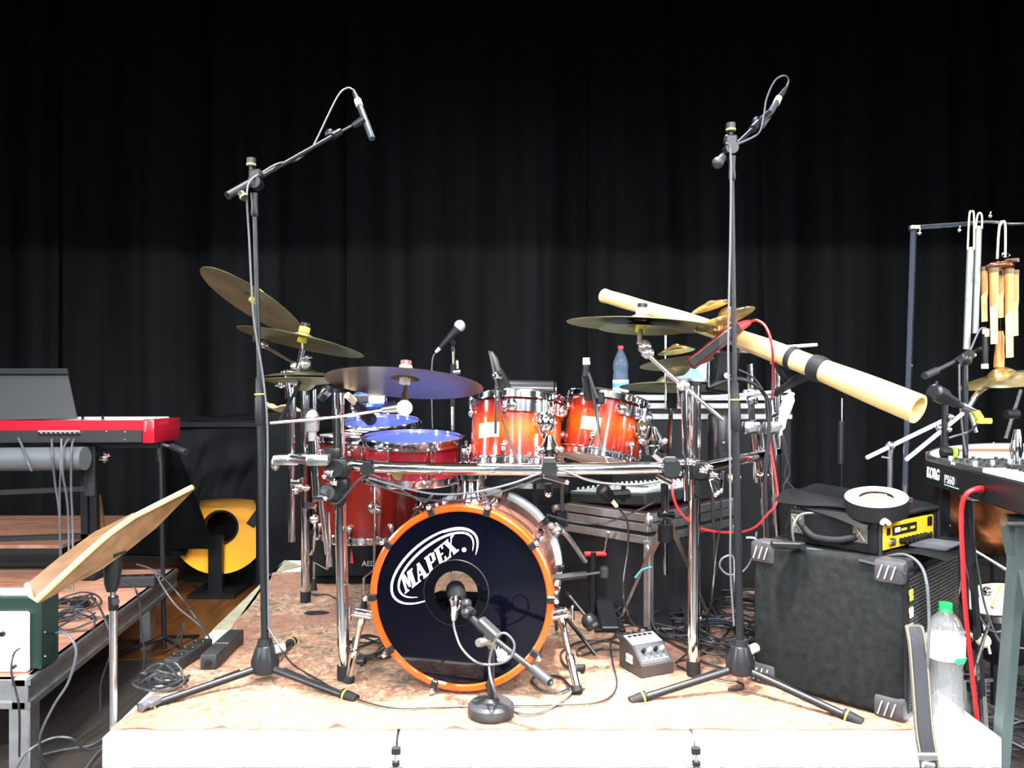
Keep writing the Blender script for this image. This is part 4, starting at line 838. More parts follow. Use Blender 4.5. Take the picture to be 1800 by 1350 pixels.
# tom mics
t = thing('tom_microphone', 'black clip-on microphone with flat bar over the larger sunburst tom', 'microphone', P(878, 740, 2.58))
part(MB().bar(P(860, 617, 2.56), P(872, 672, 2.56), .006, .012, (0, 1, 0)).bar(P(872, 672, 2.56), P(871, 762, 2.58), .008, .013, (0, 1, 0)), 'flat_bar', DGREY, t)
part(MB().steps(P(864, 618, 2.6), P(875, 652, 2.6), [(0, .003), (.4, .013), (1, .011)]), 'tail_connector', DGREY, t)
part(MB().steps(P(872, 650, 2.6), P(892, 690, 2.66), [(0, .014), (.1, .02), (.6, .023), (1, .018)], 16), 'body', BLACK, t)
part(MB().sph(P(871, 660, 2.56), .012).cyl(P(868, 660, 2.55), P(880, 662, 2.58), .008), 'bar_knob', CHROME, t)
t = thing('tom_microphone', 'black microphone on a slim arm over the smaller sunburst tom', 'microphone', P(1045, 740, 2.6))
part(MB().bar(P(1034, 655, 2.58), P(1050, 700, 2.58), .008, .013, (0, 1, 0)).bar(P(1038, 665, 2.58), P(1054, 762, 2.6), .008, .012, (0, 1, 0)), 'flat_bar', DGREY, t)
part(MB().steps(P(1030, 660, 2.62), P(1036, 700, 2.66), [(0, .015), (.6, .017), (1, .02)]).box(P(1055, 700, 2.6), (.03, .03, .04), bev=.006), 'body', BLACK, t)
part(MB().steps(P(1029, 662, 2.62), P(1032, 630, 2.62), [(0, .012), (1, .011)]), 'connector', BLACK, t)
part(MB().steps(P(1031, 641, 2.62), P(1031, 629, 2.62), [(0, .0125), (1, .012)]), 'label_band', CREAM, t)
t = thing('snare_microphone', 'black microphone angled onto the blue snare head under the ride cymbal', 'microphone', P(640, 720, 2.7))
part(MB().steps(P(622, 704, 2.6), P(652, 738, 2.75), [(0, .012), (.2, .016), (.7, .018), (.75, .024), (1, .022)]), 'body', BLACK, t)
part(MB().steps(P(611, 695, 2.56), P(624, 707, 2.61), [(0, .011), (1, .012)]), 'connector', CREAM, t)
t = thing('small_microphone', 'small dark microphone with silver band behind the top of the left rack post', 'microphone', P(574, 690, 2.8))
part(MB().steps(P(582, 680, 2.8), P(562, 702, 2.8), [(0, .018), (.4, .02), (1, .014)]), 'body', BLACK, t)
part(MB().steps(P(575, 685, 2.79), P(570, 691, 2.79), [(0, .02), (1, .02)]), 'silver_band', CHROME, t)
t = thing('floor_microphone', 'black microphone under the rack pointing at the mixing desk case', 'microphone', P(1070, 870, 2.7))
part(MB().steps(P(1056, 856, 2.7), P(1074, 880, 2.72), [(0, .018), (.15, .026), (.8, .02), (1, .01)]), 'body', BLACK, t)
part(MB().steps(P(1074, 878, 2.72), P(1084, 890, 2.73), [(0, .008), (1, .007)]), 'connector', CREAM, t)
part(MB().tube([P(1074, 870, 2.72), P(1104, 868, 2.76)], .017), 'clip', BLACK, t)
part(MB().tube([P(1096, 852, 2.76), P(1096, 882, 2.76)], .008), 'clip_arm', BLACK, t)

# ---------- long wooden wind instrument ----------
a, b = P(1062, 520, 3.25), P(1614, 719, 2.2); ax = (b-a).normalized(); Md = frame(b, ax); Ld = (b-a).length
t = thing('didgeridoo', 'long pale wooden wind instrument lying diagonally across the right side of the kit', 'wind instrument', Md)
n = 40; ou = []
for k in range(n+1):
    s = k/n; r = .027+.006*s+.0105*s**3.2+.0012*sin(s*23)
    if s < .02: r += .003
    ou.append((r, -Ld*(1-s)))
inn = [(ou[-1][0]-.009, .0), (ou[-1][0]-.014, -.05), (.02, -.2), (1e-5, -.22)]
def bend(m):
    for v in m.bm.verts:
        l = Md.inverted() @ v.co; s = (l.z+Ld)/Ld
        v.co += V((0, 0, .02*sin(pi*min(1, max(0, s)))))
    return m
part(bend(MB(Md).lathe([(1e-5, -Ld)]+ou+inn, 40)), 'body', DIDG, t)
def band(s0, s1, extra=.004, nm='tape_wrap', m=NYLON):
    def rr(s): return .027+.006*s+.0105*s**3.2+extra
    part(bend(MB(Md).lathe([(rr(s0), -Ld*(1-s0)), (rr((s0+s1)/2)+.002, -Ld*(1-(s0+s1)/2)), (rr(s1), -Ld*(1-s1))], 32)), nm, m, t)
band(.745, .775); band(.682, .695)
mk = P(1567, 707, 2.245)
part(MB().box(mk+V((0, .0, 0)), (.014, .02, .028), bev=.003), 'burned_mark', mat('dark_brown_mark', (.06, .025, .01), .7), t)
t = thing('instrument_holder', 'black taped holder arm clamped under the long wooden wind instrument', 'holder', P(1400, 690, 2.95))
part(MB().tube([P(1432, 655, 2.47), P(1400, 668, 2.6), P(1378, 682, 2.8), P(1365, 690, 3.0)], [.02, .018, .014, .016], sm=4), 'taped_arm', NYLON, t)
part(MB().tube([P(1378, 612, 2.62), P(1366, 640, 2.56), P(1380, 668, 2.62)], .009, sm=4), 'strap', NYLON, t)
part(MB().tube([P(1392, 690, 2.98), P(1382, 715, 2.98), P(1374, 745, 2.98), P(1372, 765, 2.98)], [.012, .022, .016, .006], sm=4), 'white_taped_bracket', WHITE, t)
# ---------- red bar pad, tablet ----------
t = thing('trigger_pad', 'dark red bar shaped drum pad slanting up right behind the small brass cymbals', 'drum pad', P(1255, 605, 2.57))
part(MB().bar(P(1212, 642, 2.56), P(1302, 572, 2.58), .042, .028, (0, -1, .4), .008), 'bar_body', mat('dark_red_bar', (.1, .006, .01), .3, coat=.5), t)
part(MB().bar(P(1214, 640, 2.534), P(1300, 574, 2.553), .026, .006, (0, -1, .4), .002), 'rubber_strip', RUBBER, t)
part(MB().steps(P(1296, 576, 2.56), P(1318, 566, 2.58), [(0, .016), (.6, .013), (1, .008)]), 'jack_plug', REDC, t)
t = thing('tablet', 'light blue lit tablet in a black holder right of the china cymbal', 'tablet', P(1215, 665, 2.88))
q = [P(1172, 668, 2.88), P(1242, 672, 2.88), P(1244, 630, 2.92), P(1198, 636, 2.92)]
part(MB().slab(q, -.008), 'case', BLACK, t)
part(MB().slab([p+V((0, -.003, 0)) for p in (q[0].lerp(q[2], .03), q[1].lerp(q[3], .03), q[2].lerp(q[0], .03), q[3].lerp(q[1], .03))], .001), 'screen', SCREEN, t)
part(MB().bar(q[0]+V((0, -.005, .006)), q[1]+V((0, -.005, .006)), .012, .01), 'holder_lip', CHROME2, t)
t = thing('electronics_box', 'black box with small knobs between the tablet and the right microphone pole', 'box', P(1270, 690, 2.9))
part(MB().box(P(1270, 655, 2.9), (.085, .1, .15), Matrix.Rotation(.15, 3, 'Y'), .008), 'housing', BLACK, t)
part(MB().tube([P(1246, 620, 2.84), P(1246, 680, 2.84)], .003).cyl(P(1278, 660, 2.83), P(1278, 660, 2.86), .011), 'front_frame', CHROME2, t)
t = thing('hanging_speaker_pad', 'upright black cylinder pad behind the right microphone pole', 'drum pad', P(1270, 820, 2.85))
part(MB().steps(P(1268, 820, 2.85), P(1268, 728, 2.85), [(0, .045), (.03, .048), (.97, .048), (1, .044)], 28), 'body', BPAINT, t)
part(MB().tube([P(1256, 735, 2.8), P(1256, 815, 2.8)], .003).sph(P(1272, 778, 2.79), .006), 'trim_strip', CHROME, t)
# ---------- bottle on rear case ----------
def bottle(name, label, base, H, R_, body, cap, labelm=None, pts=None, cat='bottle', group=None):
    M = Matrix.Translation(base); t = thing(name, label, cat, M)
    o = [(r*R_, z*H) for r, z in pts]
    part(MB(M).lathe([(1e-5, .002)]+o+[(r-.0008, z) for r, z in reversed(o)]+[(1e-5, .004)], 28), 'bottle_body', body, t)
    part(MB(M).lathe([(0, H*.94), (R_*.36, H*.94), (R_*.37, H*.995), (R_*.33, H), (0, H)], 24), 'cap', cap, t)
    return t, M
t, Mb_ = bottle('water_bottle', 'blue tinted water bottle with red cap behind the smaller sunburst tom', P(1091, 697, 3.6), .232, .036, BLUES, mat('red_cap', (.75, .03, .03), .4),
    pts=[(.9, 0), (1, .02), (1, .35), (.95, .38), (1, .42), (.88, .5), (1, .56), (.98, .66), (.6, .82), (.34, .9), (.33, .96)])
part(MB(Mb_).lathe([(.0366, .02), (.0368, .075)], 28), 'label_sleeve', mat('white_blue_label', (.75, .8, .85), .5), t)
part(MB(Mb_).lathe([(.0369, .04), (.037, .062)], 28), 'label_band', mat('blue_label_band', (.08, .25, .7), .5), t)
# rear rack case
t = thing('rear_flight_case', 'tall flight case with stacked aluminium lid edges at the rear right of the kit', 'flight case', (P(1260, 700, 3.95).x, 3.65, RT))
x0, x1 = P(1075, 0, 3.65).x, P(1392, 0, 3.65).x; zt = 1.318
part(MB().box(((x0+x1)/2, 3.9, (RT+zt)/2-.02), (x1-x0, .5, zt-RT-.06), bev=.006), 'case_body', BLACK, t)
part(MB().box(((x0+x1)/2, 3.9, zt-.005), (x1-x0, .5, .01)), 'lid_top', BLACK, t)
for z in (zt-.012, zt-.05, zt-.1): part(MB().box(((x0+x1)/2, 3.645, z), (x1-x0, .012, .026), bev=.003), 'edge_profile', ALU, t)
# drummer's round backrest
t = thing('drum_throne', 'glossy black round backrest with chrome rim seen behind the larger sunburst tom', 'drum throne', V((P(935, 0, 3.55).x, 3.55, RT)))
part(MB().steps(P(893, 684, 3.55), P(974, 686, 3.55), [(0, .036), (.02, .042), (.98, .042), (1, .036)], 32), 'backrest_roll', mat('gloss_black_vinyl', (.02, .02, .022), .22, coat=.4), t)
part(MB().steps(P(975, 686, 3.55), P(977.5, 686, 3.55), [(0, .048), (1, .048)], 32).steps(P(891, 684, 3.55), P(893, 684, 3.55), [(0, .046), (1, .046)], 32), 'rim', CHROME, t)
cx_ = P(935, 0, 3.55).x
part(MB().tube([(cx_, 3.56, 1.32), (cx_, 3.56, .6)], .012), 'post', BPAINT, t)
part(MB().lathe([(0, 0), (.15, 0), (.16, .03), (.16, .07), (.14, .09), (0, .095)], 32, Matrix.Translation((cx_, 3.42, .86))), 'seat', BLACK, t)
for k in range(3): part(MB().tube([(cx_, 3.45, .6), (cx_+.22*cos(k*2.1+.4), 3.45+.22*sin(k*2.1+.4), RT+.02)], .009), 'leg', CHROME2, t)
part(MB().tube([(cx_, 3.45, .86), (cx_, 3.45, .55)], .014), 'seat_post', CHROME2, t)
# white box with rounded top behind cymbals left
t = thing('storage_bin', 'white and cream cloth on a box behind the left microphone pole', 'box', V((P(502, 0, 4.75).x, 4.75, 0)))
c = P(502, 716, 4.75); part(MB().box((c.x, c.y, (c.z-.03)/2), (.3, .2, c.z-.03), bev=.01), 'bin', FELT, t)
part(MB().grid(lambda u_, v_: (c.x-.15+.3*u_, c.y-.1+.2*v_, c.z-.02+.06*(1-u_)*sin(3*v_+1)**2+.012*sin(u_*14)), 18, 8, .012), 'white_cloth', mat('cream_cloth', (.72, .6, .42), .8), t)
t = thing('sensor_box', 'small pale label box lying above the small blue drum', 'box', P(662, 706, 2.7))
part(MB().box(P(662, 703, 2.66), (.05, .03, .026), bev=.004), 'label_front', WHITE, t)
part(MB().box(P(645, 701, 2.74), (.1, .05, .028), bev=.004), 'housing', DGREY, t)
part(MB().tube([P(645, 715, 2.7), P(676, 715, 2.7)], .014), 'blue_barrel', mat('deep_blue_barrel', (.02, .05, .3), .3), t)
# monitor wedge
t = thing('floor_monitor', 'black floor monitor with small AED lettering behind the left rack post', 'speaker', (P(660, 0, 3.8).x, 3.75, RT))
cw = P(650, 975, 3.75); part(MB().box((cw.x, 3.95, RT+.14), (.62, .36, .28), Matrix.Rotation(.1, 3, 'X'), .03, 2), 'cabinet', FELT, t)
part(MB().box((cw.x, 3.752, RT+.15), (.55, .02, .2), Matrix.Rotation(.1, 3, 'X'), .006), 'front_panel', mat('matt_black_grille', (.008, .008, .009), .7, spec=.1), t)
text('AED', frame(P(636, 995, 3.72), (0, -1, .1), (1, 0, 0)), .034, mat('grey_print', (.3, .3, .3), .5), t, 'lettering', .0006)
part(MB().slab([P(615, 990, 3.72), P(622, 990, 3.72), P(618, 965, 3.72)], .002), 'red_triangle', mat('dark_red_print', (.3, .01, .01), .5), t)
part(MB().sph(P(610, 958, 3.735), .008), 'screw', CHROME, t)

# ---------- mixing desk and its flight case ----------
A, B_, C_ = P(1002, 880, 3.45), P(1140, 938, 3.05), P(1290, 905, 3.5)
zc = 1.33-(880-690)*3.45/F; A.z = B_.z = C_.z = zc
ex = (C_-B_).normalized(); Mq = frame(B_, (0, 0, 1), ex); lx = (C_-B_).length; ly = (A-B_).length
t = thing('mixer_flight_case', 'black flight case with aluminium edges under the mixing desk', 'flight case', Matrix.Translation((B_.x, B_.y, RT)))
part(MB(Mq).box((lx/2, ly/2, (RT-zc)/2-.03), (lx, ly, zc-RT-.08), bev=.004), 'case_body', mat('black_laminate', (.012, .012, .014), .5, spec=.2), t)
for z in (-.014, -.053, -.1):
    for (c0, c1) in (((0, 0), (lx, 0)), ((0, 0), (0, ly))):
        part(MB(Mq).bar((*c0, z), (*c1, z), .014, .032, bev=.002), 'edge_profile', ALU, t)
part(MB(Mq).box((lx/2, ly/2, -.03), (lx-.01, ly-.01, .07)), 'lid_frame', mat('dark_maroon_laminate', (.02, .008, .008), .5), t)
for x, y in ((0, 0), (lx, 0), (0, ly)):
    part(MB(Mq).bar((x, y, -.1), (x, y, RT-zc+.02), .03, .03, (1, 0, 0), .003), 'corner_profile', ALU, t)
    for z_ in (-.02, -.13): part(MB(Mq).sph((x, y, z_), .029, (.7, .7, 1)), 'ball_corner', CAST, t)
t = thing('mixing_desk', 'grey mixing desk with rows of knobs and faders on the flight case', 'mixing desk', Mq @ Matrix.Translation((lx/2, ly/2, .01)))
Mx = Mq @ Matrix.Translation((lx/2, ly/2, .035)) @ Matrix.Rotation(RAD(-4), 4, 'X')
part(MB(Mx).box((0, 0, 0), (lx*.9, ly*.85, .05), bev=.008), 'housing', DGREY, t)
part(MB(Mx).box((0, 0, .027), (lx*.86, ly*.8, .004)), 'control_panel', mat('pale_grey_panel', (.25, .28, .28), .4), t)
mb = MB(Mx)
for i in range(16):
    for j in range(9):
        x, y = -lx*.4+lx*.8*i/15, -ly*.1+ly*.45*j/8; mb.cyl((x, y, .029), (x, y, .042), .006, .005, 8)
part(mb, 'knob_rows', mat('grey_knobs', (.4, .42, .42), .4), t, kind='stuff')
mb = MB(Mx)
for i in range(16): x = -lx*.4+lx*.8*i/15; mb.box((x, -ly*.25+.03*sin(i*2), .034), (.01, .02, .012)); mb.box((x, -ly*.25, .0295), (.003, .14, .001))
part(mb, 'faders', WHITE, t, kind='stuff')
# ---------- pedals and hi-hat stands behind the bass drum ----------
t = thing('remote_hi_hat_stand', 'chrome tripod stand with black collar right of the bass drum', 'cymbal stand', V((P(1170, 0, 2.95).x, 2.95, RT)))
c0 = P(1170, 905, 2.95)
part(MB().tube([P(1170, 850, 2.95), P(1170, 1010, 2.95)], .008), 'pole', CHROME, t)
part(MB().tube([P(1170, 922, 2.95), P(1170, 952, 2.95)], .028, 18), 'collar', RUBBER, t)
part(MB().tube([P(1158, 905, 2.93), P(1184, 905, 2.95)], .012).sph(c0, .02), 'leg_hub', CHROME, t)
for fx, fy_ in ((1092, 1098), (1248, 1100), (1215, 1040)):
    f = G(fx, fy_); a = c0+V((0, 0, .0))
    l = part(MB().bar(a, f+V((0, 0, .03)), .012, .004, (0, 1, 0)).bar(a+V((.02, .02, -.02)), f+V((0.0, .02, .03)), .012, .004, (0, 1, 0)), 'leg', CHROME2, t)
    part(MB().tube([f+V((0, 0, .04)), f+V((0, 0, .002))], .014), 'rubber_foot', RUBBER, l)
for k, (fx, fy_, h, lb, g2) in enumerate(((1152, 1092, .33, 'black pedal frame with chrome rods in front of the chrome tripod', 0), (1062, 1090, .27, 'black bass drum pedal frame with red axle just right of the bass drum', 1), (1200, 1075, .3, 'hi-hat pedal with springs and black side posts left of the right rack post', 0))):
    f = G(fx, fy_); t = thing('drum_pedal', lb, 'pedal', f)
    for s in (-1, 1): part(MB().box((f.x+s*.045, f.y, RT+.012+h/2), (.022, .03, h), bev=.004), 'side_post', BPAINT, t)
    part(MB().box((f.x, f.y-.05, RT+.018), (.12, .3, .012), bev=.003), 'base_plate', BPAINT, t)
    part(MB().box((f.x, f.y-.09, RT+.06), (.07, .24, .012), Matrix.Rotation(RAD(16), 3, 'X'), .005), 'foot_board', CHROME2 if k == 2 else BPAINT, t)
    part(MB().tube([(f.x-.08, f.y, RT+h), (f.x+.08, f.y, RT+h)], .011, 12), 'axle', REDC if g2 else CHROME, t)
    part(MB().tube([(f.x, f.y, RT+h), (f.x+.01, f.y-.06, RT+h+.1)], .005), 'rod', CHROME, t)
    part(MB().tube([(f.x+.062+.008*cos(a*1.2), f.y+.008*sin(a*1.2), RT+.08+a*.0022) for a in range(0, int((h-.1)/.0022))], .0016, 4), 'spring', CHROME, t)
solo(MB().tube([P(962, 1018, 2.75), P(1030, 1010, 2.8)], .013).tube([P(1030, 1010, 2.8), P(1058, 1006, 2.8)], .006).box(P(1062, 1006, 2.8), (.03, .04, .04), bev=.006), 'drive_shaft', DGREY, 'grey drive shaft with joint linking the pedals right of the bass drum hoop', 'pedal shaft')
solo(MB().tube([P(975, 920, 2.8), P(1000, 945, 2.8), P(1030, 988, 2.82)], .009, sm=4).sph(P(978, 932, 2.78), .022).sph(P(968, 924, 2.78), .016), 'pedal_bracket', CHROME2, 'bent chrome arm with round joint above the drive shaft', 'arm')
t = thing('slim_stand', 'slim chrome stand just right of the bass drum rim with a black collar', 'stand', V((P(975, 0, 2.85).x, 2.85, RT)))
part(MB().tube([P(975, 940, 2.85), P(974, 1080, 2.85)], .009), 'pole', CHROME2, t); part(MB().tube([P(988, 840, 2.85), P(988, 935, 2.85)], .008), 'upper_rod', DGREY, t)
part(MB().tube([P(987, 898, 2.84), P(987, 925, 2.84)], .024), 'collar', BLACK, t)
for dx, dy in ((-.12, .1), (.14, -.1), (.02, .2)): part(MB().tube([P(974, 1060, 2.85), V((P(974, 0, 2.85).x+dx, 2.85+dy, RT+.012))], .007), 'leg', BPAINT, t)
solo(MB().tube([P(995, 1040, 2.8), P(1034, 1088, 2.72)], .006).tube([P(1032, 1084, 2.72), P(1044, 1104, 2.7)], .024).sph(P(1036, 1092, 2.71), .028), 'pedal_beater', BPAINT, 'chrome rod with large black rubber foot between bass drum and pedals', 'stand foot')
t = thing('angled_stand', 'black round post with chrome trim standing behind the horizontal bar on the right', 'stand', V((P(1172, 0, 2.9).x, 3.1, RT)))
part(MB().tube([P(1180, 716, 3.1), P(1176, 800, 3.1)], .009), 'chrome_tube', CHROME, t); part(MB().tube([P(1180, 694, 3.1), P(1180, 718, 3.1)], .024), 'round_cap', RUBBER, t)
part(MB().tube([P(1168, 850, 2.97), P(1170, 905, 2.97)], .015), 'lower_post', DGREY, t)
for x, y, y2, Y, lb in ((940, 850, 900, 2.95, 'grey threaded post behind the bar above the right shoulder of the bass drum'), (1252, 870, 1010, 2.9, 'thin black stand leg crossing behind the right rack post'), (1340, 960, 1075, 2.95, 'thin black stand leg beside the rearmost chrome tube')):
    solo(MB().tube([P(x, y, Y), P(x+ (6 if y > 860 else 0), y2, Y)], .007), 'stand_rod', DGREY, lb, 'rod')
# triggers / mics clamped low right
t = thing('clamped_microphone', 'black microphone clamped near the right rack post below the bar', 'microphone', P(1250, 865, 2.6))
part(MB().tube([P(1238, 835, 2.6), P(1262, 850, 2.6)], .022).sph(P(1262, 868, 2.58), .017), 'body', BLACK, t)
part(MB().tube([P(1280, 842, 2.6), P(1300, 838, 2.6)], .016), 'brass_ring', mat('old_brass', (.35, .25, .1), .3, 1), t)
# ---------- headphone / DI mixer box ----------
f = G(1100, 1168); q0 = G(1128, 1198); q1 = G(1192, 1186); ex = (q1-q0).normalized(); Mm = frame(q0, (0, 0, 1), ex); lx, ly = .125, .13
t = thing('headphone_mixer', 'small charcoal mixer box with white top edge, knobs and four plugs on the rug', 'mixer', Mm)
pr = [(0, 0), (0, .035), (.055, .085), (.11, .1), (.13, .1), (.13, 0)]          # side profile y,z
part(MB(Mm).rings([[(x, y, z+.012) for y, z in pr] for x in (0, lx)]), 'housing', mat('charcoal_housing', (.03, .025, .025), .45), t)
part(MB(Mm).rings([[(x, .004, .052), (x, .052, .098), (x, .054, .1), (x, .006, .054)] for x in (.006, lx-.006)]), 'front_panel', mat('blue_grey_panel', (.045, .052, .058), .4), t)
part(MB(Mm).rings([[(x, .058, .1), (x, .11, .1145), (x, .112, .1155), (x, .06, .102)] for x in (.004, lx-.004)]), 'top_panel', WHITE, t)
up = V((0, -.68, .73))
for k in range(4):
    c = V((.028+.024*k, .034, .082)); part(MB(Mm).cyl(c, c+up*.014, .007, .006, 12), 'knob', BLACK if k in (0, 2) else CREAM, t)
    Mt = Mm @ frame(V((.023+.024*k, .009, .0615)), up, (1, 0, 0)); text('5678'[k], Mt, .016, WHITE, t, 'number', .0004)
    part(MB(Mm).steps((.022+.024*k, .128, .09), (.016+.022*k, .175, .1), [(0, .009), (.6, .009), (1, .005)], 12), 'jack_plug', DGREY, t)
part(MB(Mm).box((lx/2, .012, .0602), (.1, .003, .0015)), 'panel_line', WHITE, t)
for z, y in ((.06, .07), (.045, .07)): part(MB(Mm).box((-.001, y, z), (.002, .035, .011)), 'side_label', WHITE, t)
mb = MB(Mm)
for k in range(5): mb.box((.02+.02*k, .1, .1145), (.013, .012, .003))
part(mb, 'top_slots', BLACK, t)

# ---------- power strips on the riser ----------
def strip(name, label, A, B, wd, ht, n):
    M = frame(A.lerp(B, .5)+V((0, 0, .009)), (0, 0, 1), B-A); L_ = (B-A).length
    t = thing(name, label, 'power strip', M)
    part(MB(M).box((0, 0, ht/2), (L_, wd, ht), bev=.006, seg=2), 'housing', DGREY, t)
    for k in range(n):
        x = -L_*.3+L_*.6*k/max(1, n-1); sk = part(MB(M).ring(.016, .021, ht-.002, ht+.002, 24), 'socket', BLACK, t)
        sk2 = part(MB(M).cyl((x, 0, ht-.002), (x, 0, ht+.0015), .019, seg=20), 'socket_well', RUBBER, t)
        for s in (-1, 1): part(MB(M).cyl((x, s*.014, ht), (x, s*.014, ht+.005), .003, seg=8), 'contact', GOLD, t)
        sk.location.x += x
    return t, M
strip('power_strip', 'black socket strip with three brass contacts near the left edge of the riser', G(300, 1185), G(362, 1145), .055, .04, 3)
t, M = strip('power_block', 'long dark power adapter lying on the rug left of the microphone stand base', G(366, 1182), G(416, 1134), .055, .05, 0)
part(MB(M).box((-.02, 0, .0505), (.004, .05, .003)), 'seam', ALU, t)
part(MB(M).cyl((-.11, 0, .025), (-.15, 0, .022), .011), 'cable_sleeve', RUBBER, t)

# ---------- bass cabinet, bag, amplifier ----------
Bc = V((1.09, 2.19, RT+.009)); Mcb = zrot(Bc, 45); LX, LY, LZ = .5, .455, .445
t = thing('bass_cabinet', 'black carpeted bass speaker cabinet with grey corner protectors at the right front', 'speaker cabinet', Mcb)
part(MB(Mcb).box((LX/2, LY/2, LZ/2), (LX, LY, LZ), bev=.02, seg=3), 'cabinet', CARPET, t)
part(MB(Mcb).box((LX/2, -.002, LZ/2-.005), (LX-.05, .014, LZ-.07), bev=.002), 'grille', GRILLE, t)
for z in (.035, LZ-.03): pass
fr4 = MB(Mcb)
for a, b in (((.02, -.002, .03), (.02, -.002, LZ-.03)), ((LX-.02, -.002, .03), (LX-.02, -.002, LZ-.03)), ((.02, -.002, LZ-.025), (LX-.02, -.002, LZ-.025)), ((.02, -.002, .025), (LX-.02, -.002, .025))): fr4.bar(a, b, .014, .014, (0, 1, 0), .003)
part(fr4, 'grille_frame', BLACK, t)
for x, y, z in ((0, 0, 0), (0, 0, 1), (0, 1, 0), (0, 1, 1), (1, 0, 0), (1, 0, 1)):
    s_ = .085; cx2 = (x*LX + (s_/2-.006)*(1-2*x)); cy2 = y*LY+(s_/2-.006)*(1-2*y); cz2 = z*LZ+(.03)*(1-2*z)
    cp = part(MB(Mcb).box((cx2, cy2, cz2), (s_, s_, .068), bev=.012, seg=2), 'corner_protector', CORNER, t)
    if x == 0:
        for k in range(3): part(MB(Mcb).bar((-.008, cy2-.02+.018*k, cz2+.018), (-.008, cy2-.008+.018*k, cz2-.02), .003, .005, (1, 0, 0)), 'corner_rib', mat('light_grey_rib', (.4, .4, .42), .4) if k == 0 else bpy.data.materials['light_grey_rib'], cp)
mb = MB(Mcb)
for k, c in enumerate((0.36, .31, .265)): mb.box((.03, -.012, c), (.028, .006, .018), bev=.003)
part(mb, 'badge', mat('yellow_silver_badge', (.6, .45, .12), .35, .5), t)
for k, (zz, mm) in enumerate(((.345, YEL), (.305, WHITE), (.26, YEL))):
    part(MB(Mcb).box((.028, -.014, zz), (.024, .004, .014 if k != 1 else .03), bev=.002), 'badge_print', mm, t)
zt = RT+.009+LZ
Bb = V((1.075, 2.29, zt)); Mbg = zrot(Bb, 38); bx, by = .36, .29
t = thing('bass_amplifier', 'yellow fronted bass amplifier head with black knobs inside the open bag', 'amplifier', Mbg)
part(MB(Mbg).box((bx/2, .135, .05), (bx-.05, .25, .07), bev=.004), 'chassis', BLACK, t)
Myf = Mbg @ Matrix.Translation((bx/2, .006, .05))
part(MB(Myf).box((0, 0, 0), (bx-.04, .012, .078), bev=.003), 'front_panel', AMPY, t)
part(MB(Myf).box((-.035, -.007, .014), (.15, .004, .028), bev=.001), 'dark_window', BLACK, t)
part(MB(Myf).box((-.085, -.0095, .016), (.03, .002, .014)), 'window_label', WHITE, t)
for x, w_ in ((-.045, .035), (.01, .03)): part(MB(Myf).box((x, -.0095, .014), (w_, .002, .007)), 'window_print', AMPY, t)
for k in range(7): part(MB(Myf).cyl((-.06+.026*k, -.006, -.02), (-.06+.026*k, -.028, -.02), .0095, .0085, 14), 'knob', BLACK, t)
part(MB(Myf).box((.13, -.007, .02), (.03, .004, .03), bev=.002), 'switch_plate', BLACK, t)
part(MB(Myf).cyl((-.125, -.004, -.015), (-.125, -.02, -.015), .012).cyl((.12, -.004, -.02), (.12, -.016, -.02), .01), 'input_socket', CHROME2, t)
part(MB(Myf).box((-.135, -.007, .015), (.018, .005, .022), bev=.002), 'power_switch', BLACK, t)
t = thing('amplifier_bag', 'black nylon carrying bag with lifted lid and carry handle on the speaker cabinet', 'bag', Mbg)
part(MB(Mbg).box((-.006, by/2, .055), (.022, by, .105), bev=.01, seg=2).box((bx+.004, by/2, .05), (.02, by, .1), bev=.008, seg=2).box((bx/2, by+.0, .05), (bx, .02, .1), bev=.008, seg=2), 'side_wall', NYLON, t)
part(MB(Mbg).tube([(-.006, -.002, .0), (-.006, -.002, .09), (.02, -.002, .108), (bx-.02, -.002, .108), (bx+.004, -.002, .09), (bx+.004, -.002, .0)], .007, 8, sm=3), 'front_piping', NYLON, t)
part(MB(Mbg).grid(lambda u_, v_: (-.02+(bx+.04)*u_, -.0+(by+.02)*v_, .112+.012*sin(u_*6+1)*sin(v_*5)+.02*v_), 24, 20, .01), 'top_layer', NYLON, t)
part(MB(Mbg).grid(lambda u_, v_: (-.05+(bx+.02)*u_+.05*v_, .02+(by+.04)*v_, .122+.012*sin(u_*3.1)*(.4+.6*sin(v_*3.1))+.005*sin(u_*12)+.03*v_-.03*(2*u_-1)**6-.02*(1-v_)**5), 32, 28, .026), 'lid_flap', NYLON, t)
part(MB(Mbg).grid(lambda u_, v_: (-.018-.004*sin(u_*3), by*u_, .012+.085*v_), 12, 6, .004), 'pocket', NYLON, t)
part(MB(Mbg).tube([(-.02, .25, .07), (-.035, .2, .035), (-.04, .15, .03), (-.035, .1, .035), (-.02, .06, .05)], .011, 12, sm=5), 'carry_handle', RUBBER, t)
for y in (.255, .05):
    pt = part(MB(Mbg).box((-.022, y, .062), (.006, .045, .06), bev=.002), 'handle_patch', mat('dark_grey_webbing', (.05, .05, .045), .8), t)
    for s in (-1, 1): part(MB(Mbg).bar((-.0262, y-.016*s, .04), (-.0262, y+.016*s, .084), .0015, .0015), 'stitching', mat('ochre_thread', (.4, .3, .1), .8), pt)
part(MB(Mbg).grid(lambda u_, v_: (.0+bx*u_*.98+.03*v_, -.005-.17*v_*(1-.3*u_), .006+.012*sin(v_*3)+.004*sin(u_*9)), 22, 14, .008), 'front_flap', NYLON, t)
part(MB(Mbg).box((.2, -.07, .021), (.16, .1, .004), Matrix.Rotation(.1, 3, 'Z')), 'velcro_panel', mat('blue_grey_velcro', (.06, .065, .08), .9, bump=.5), t)
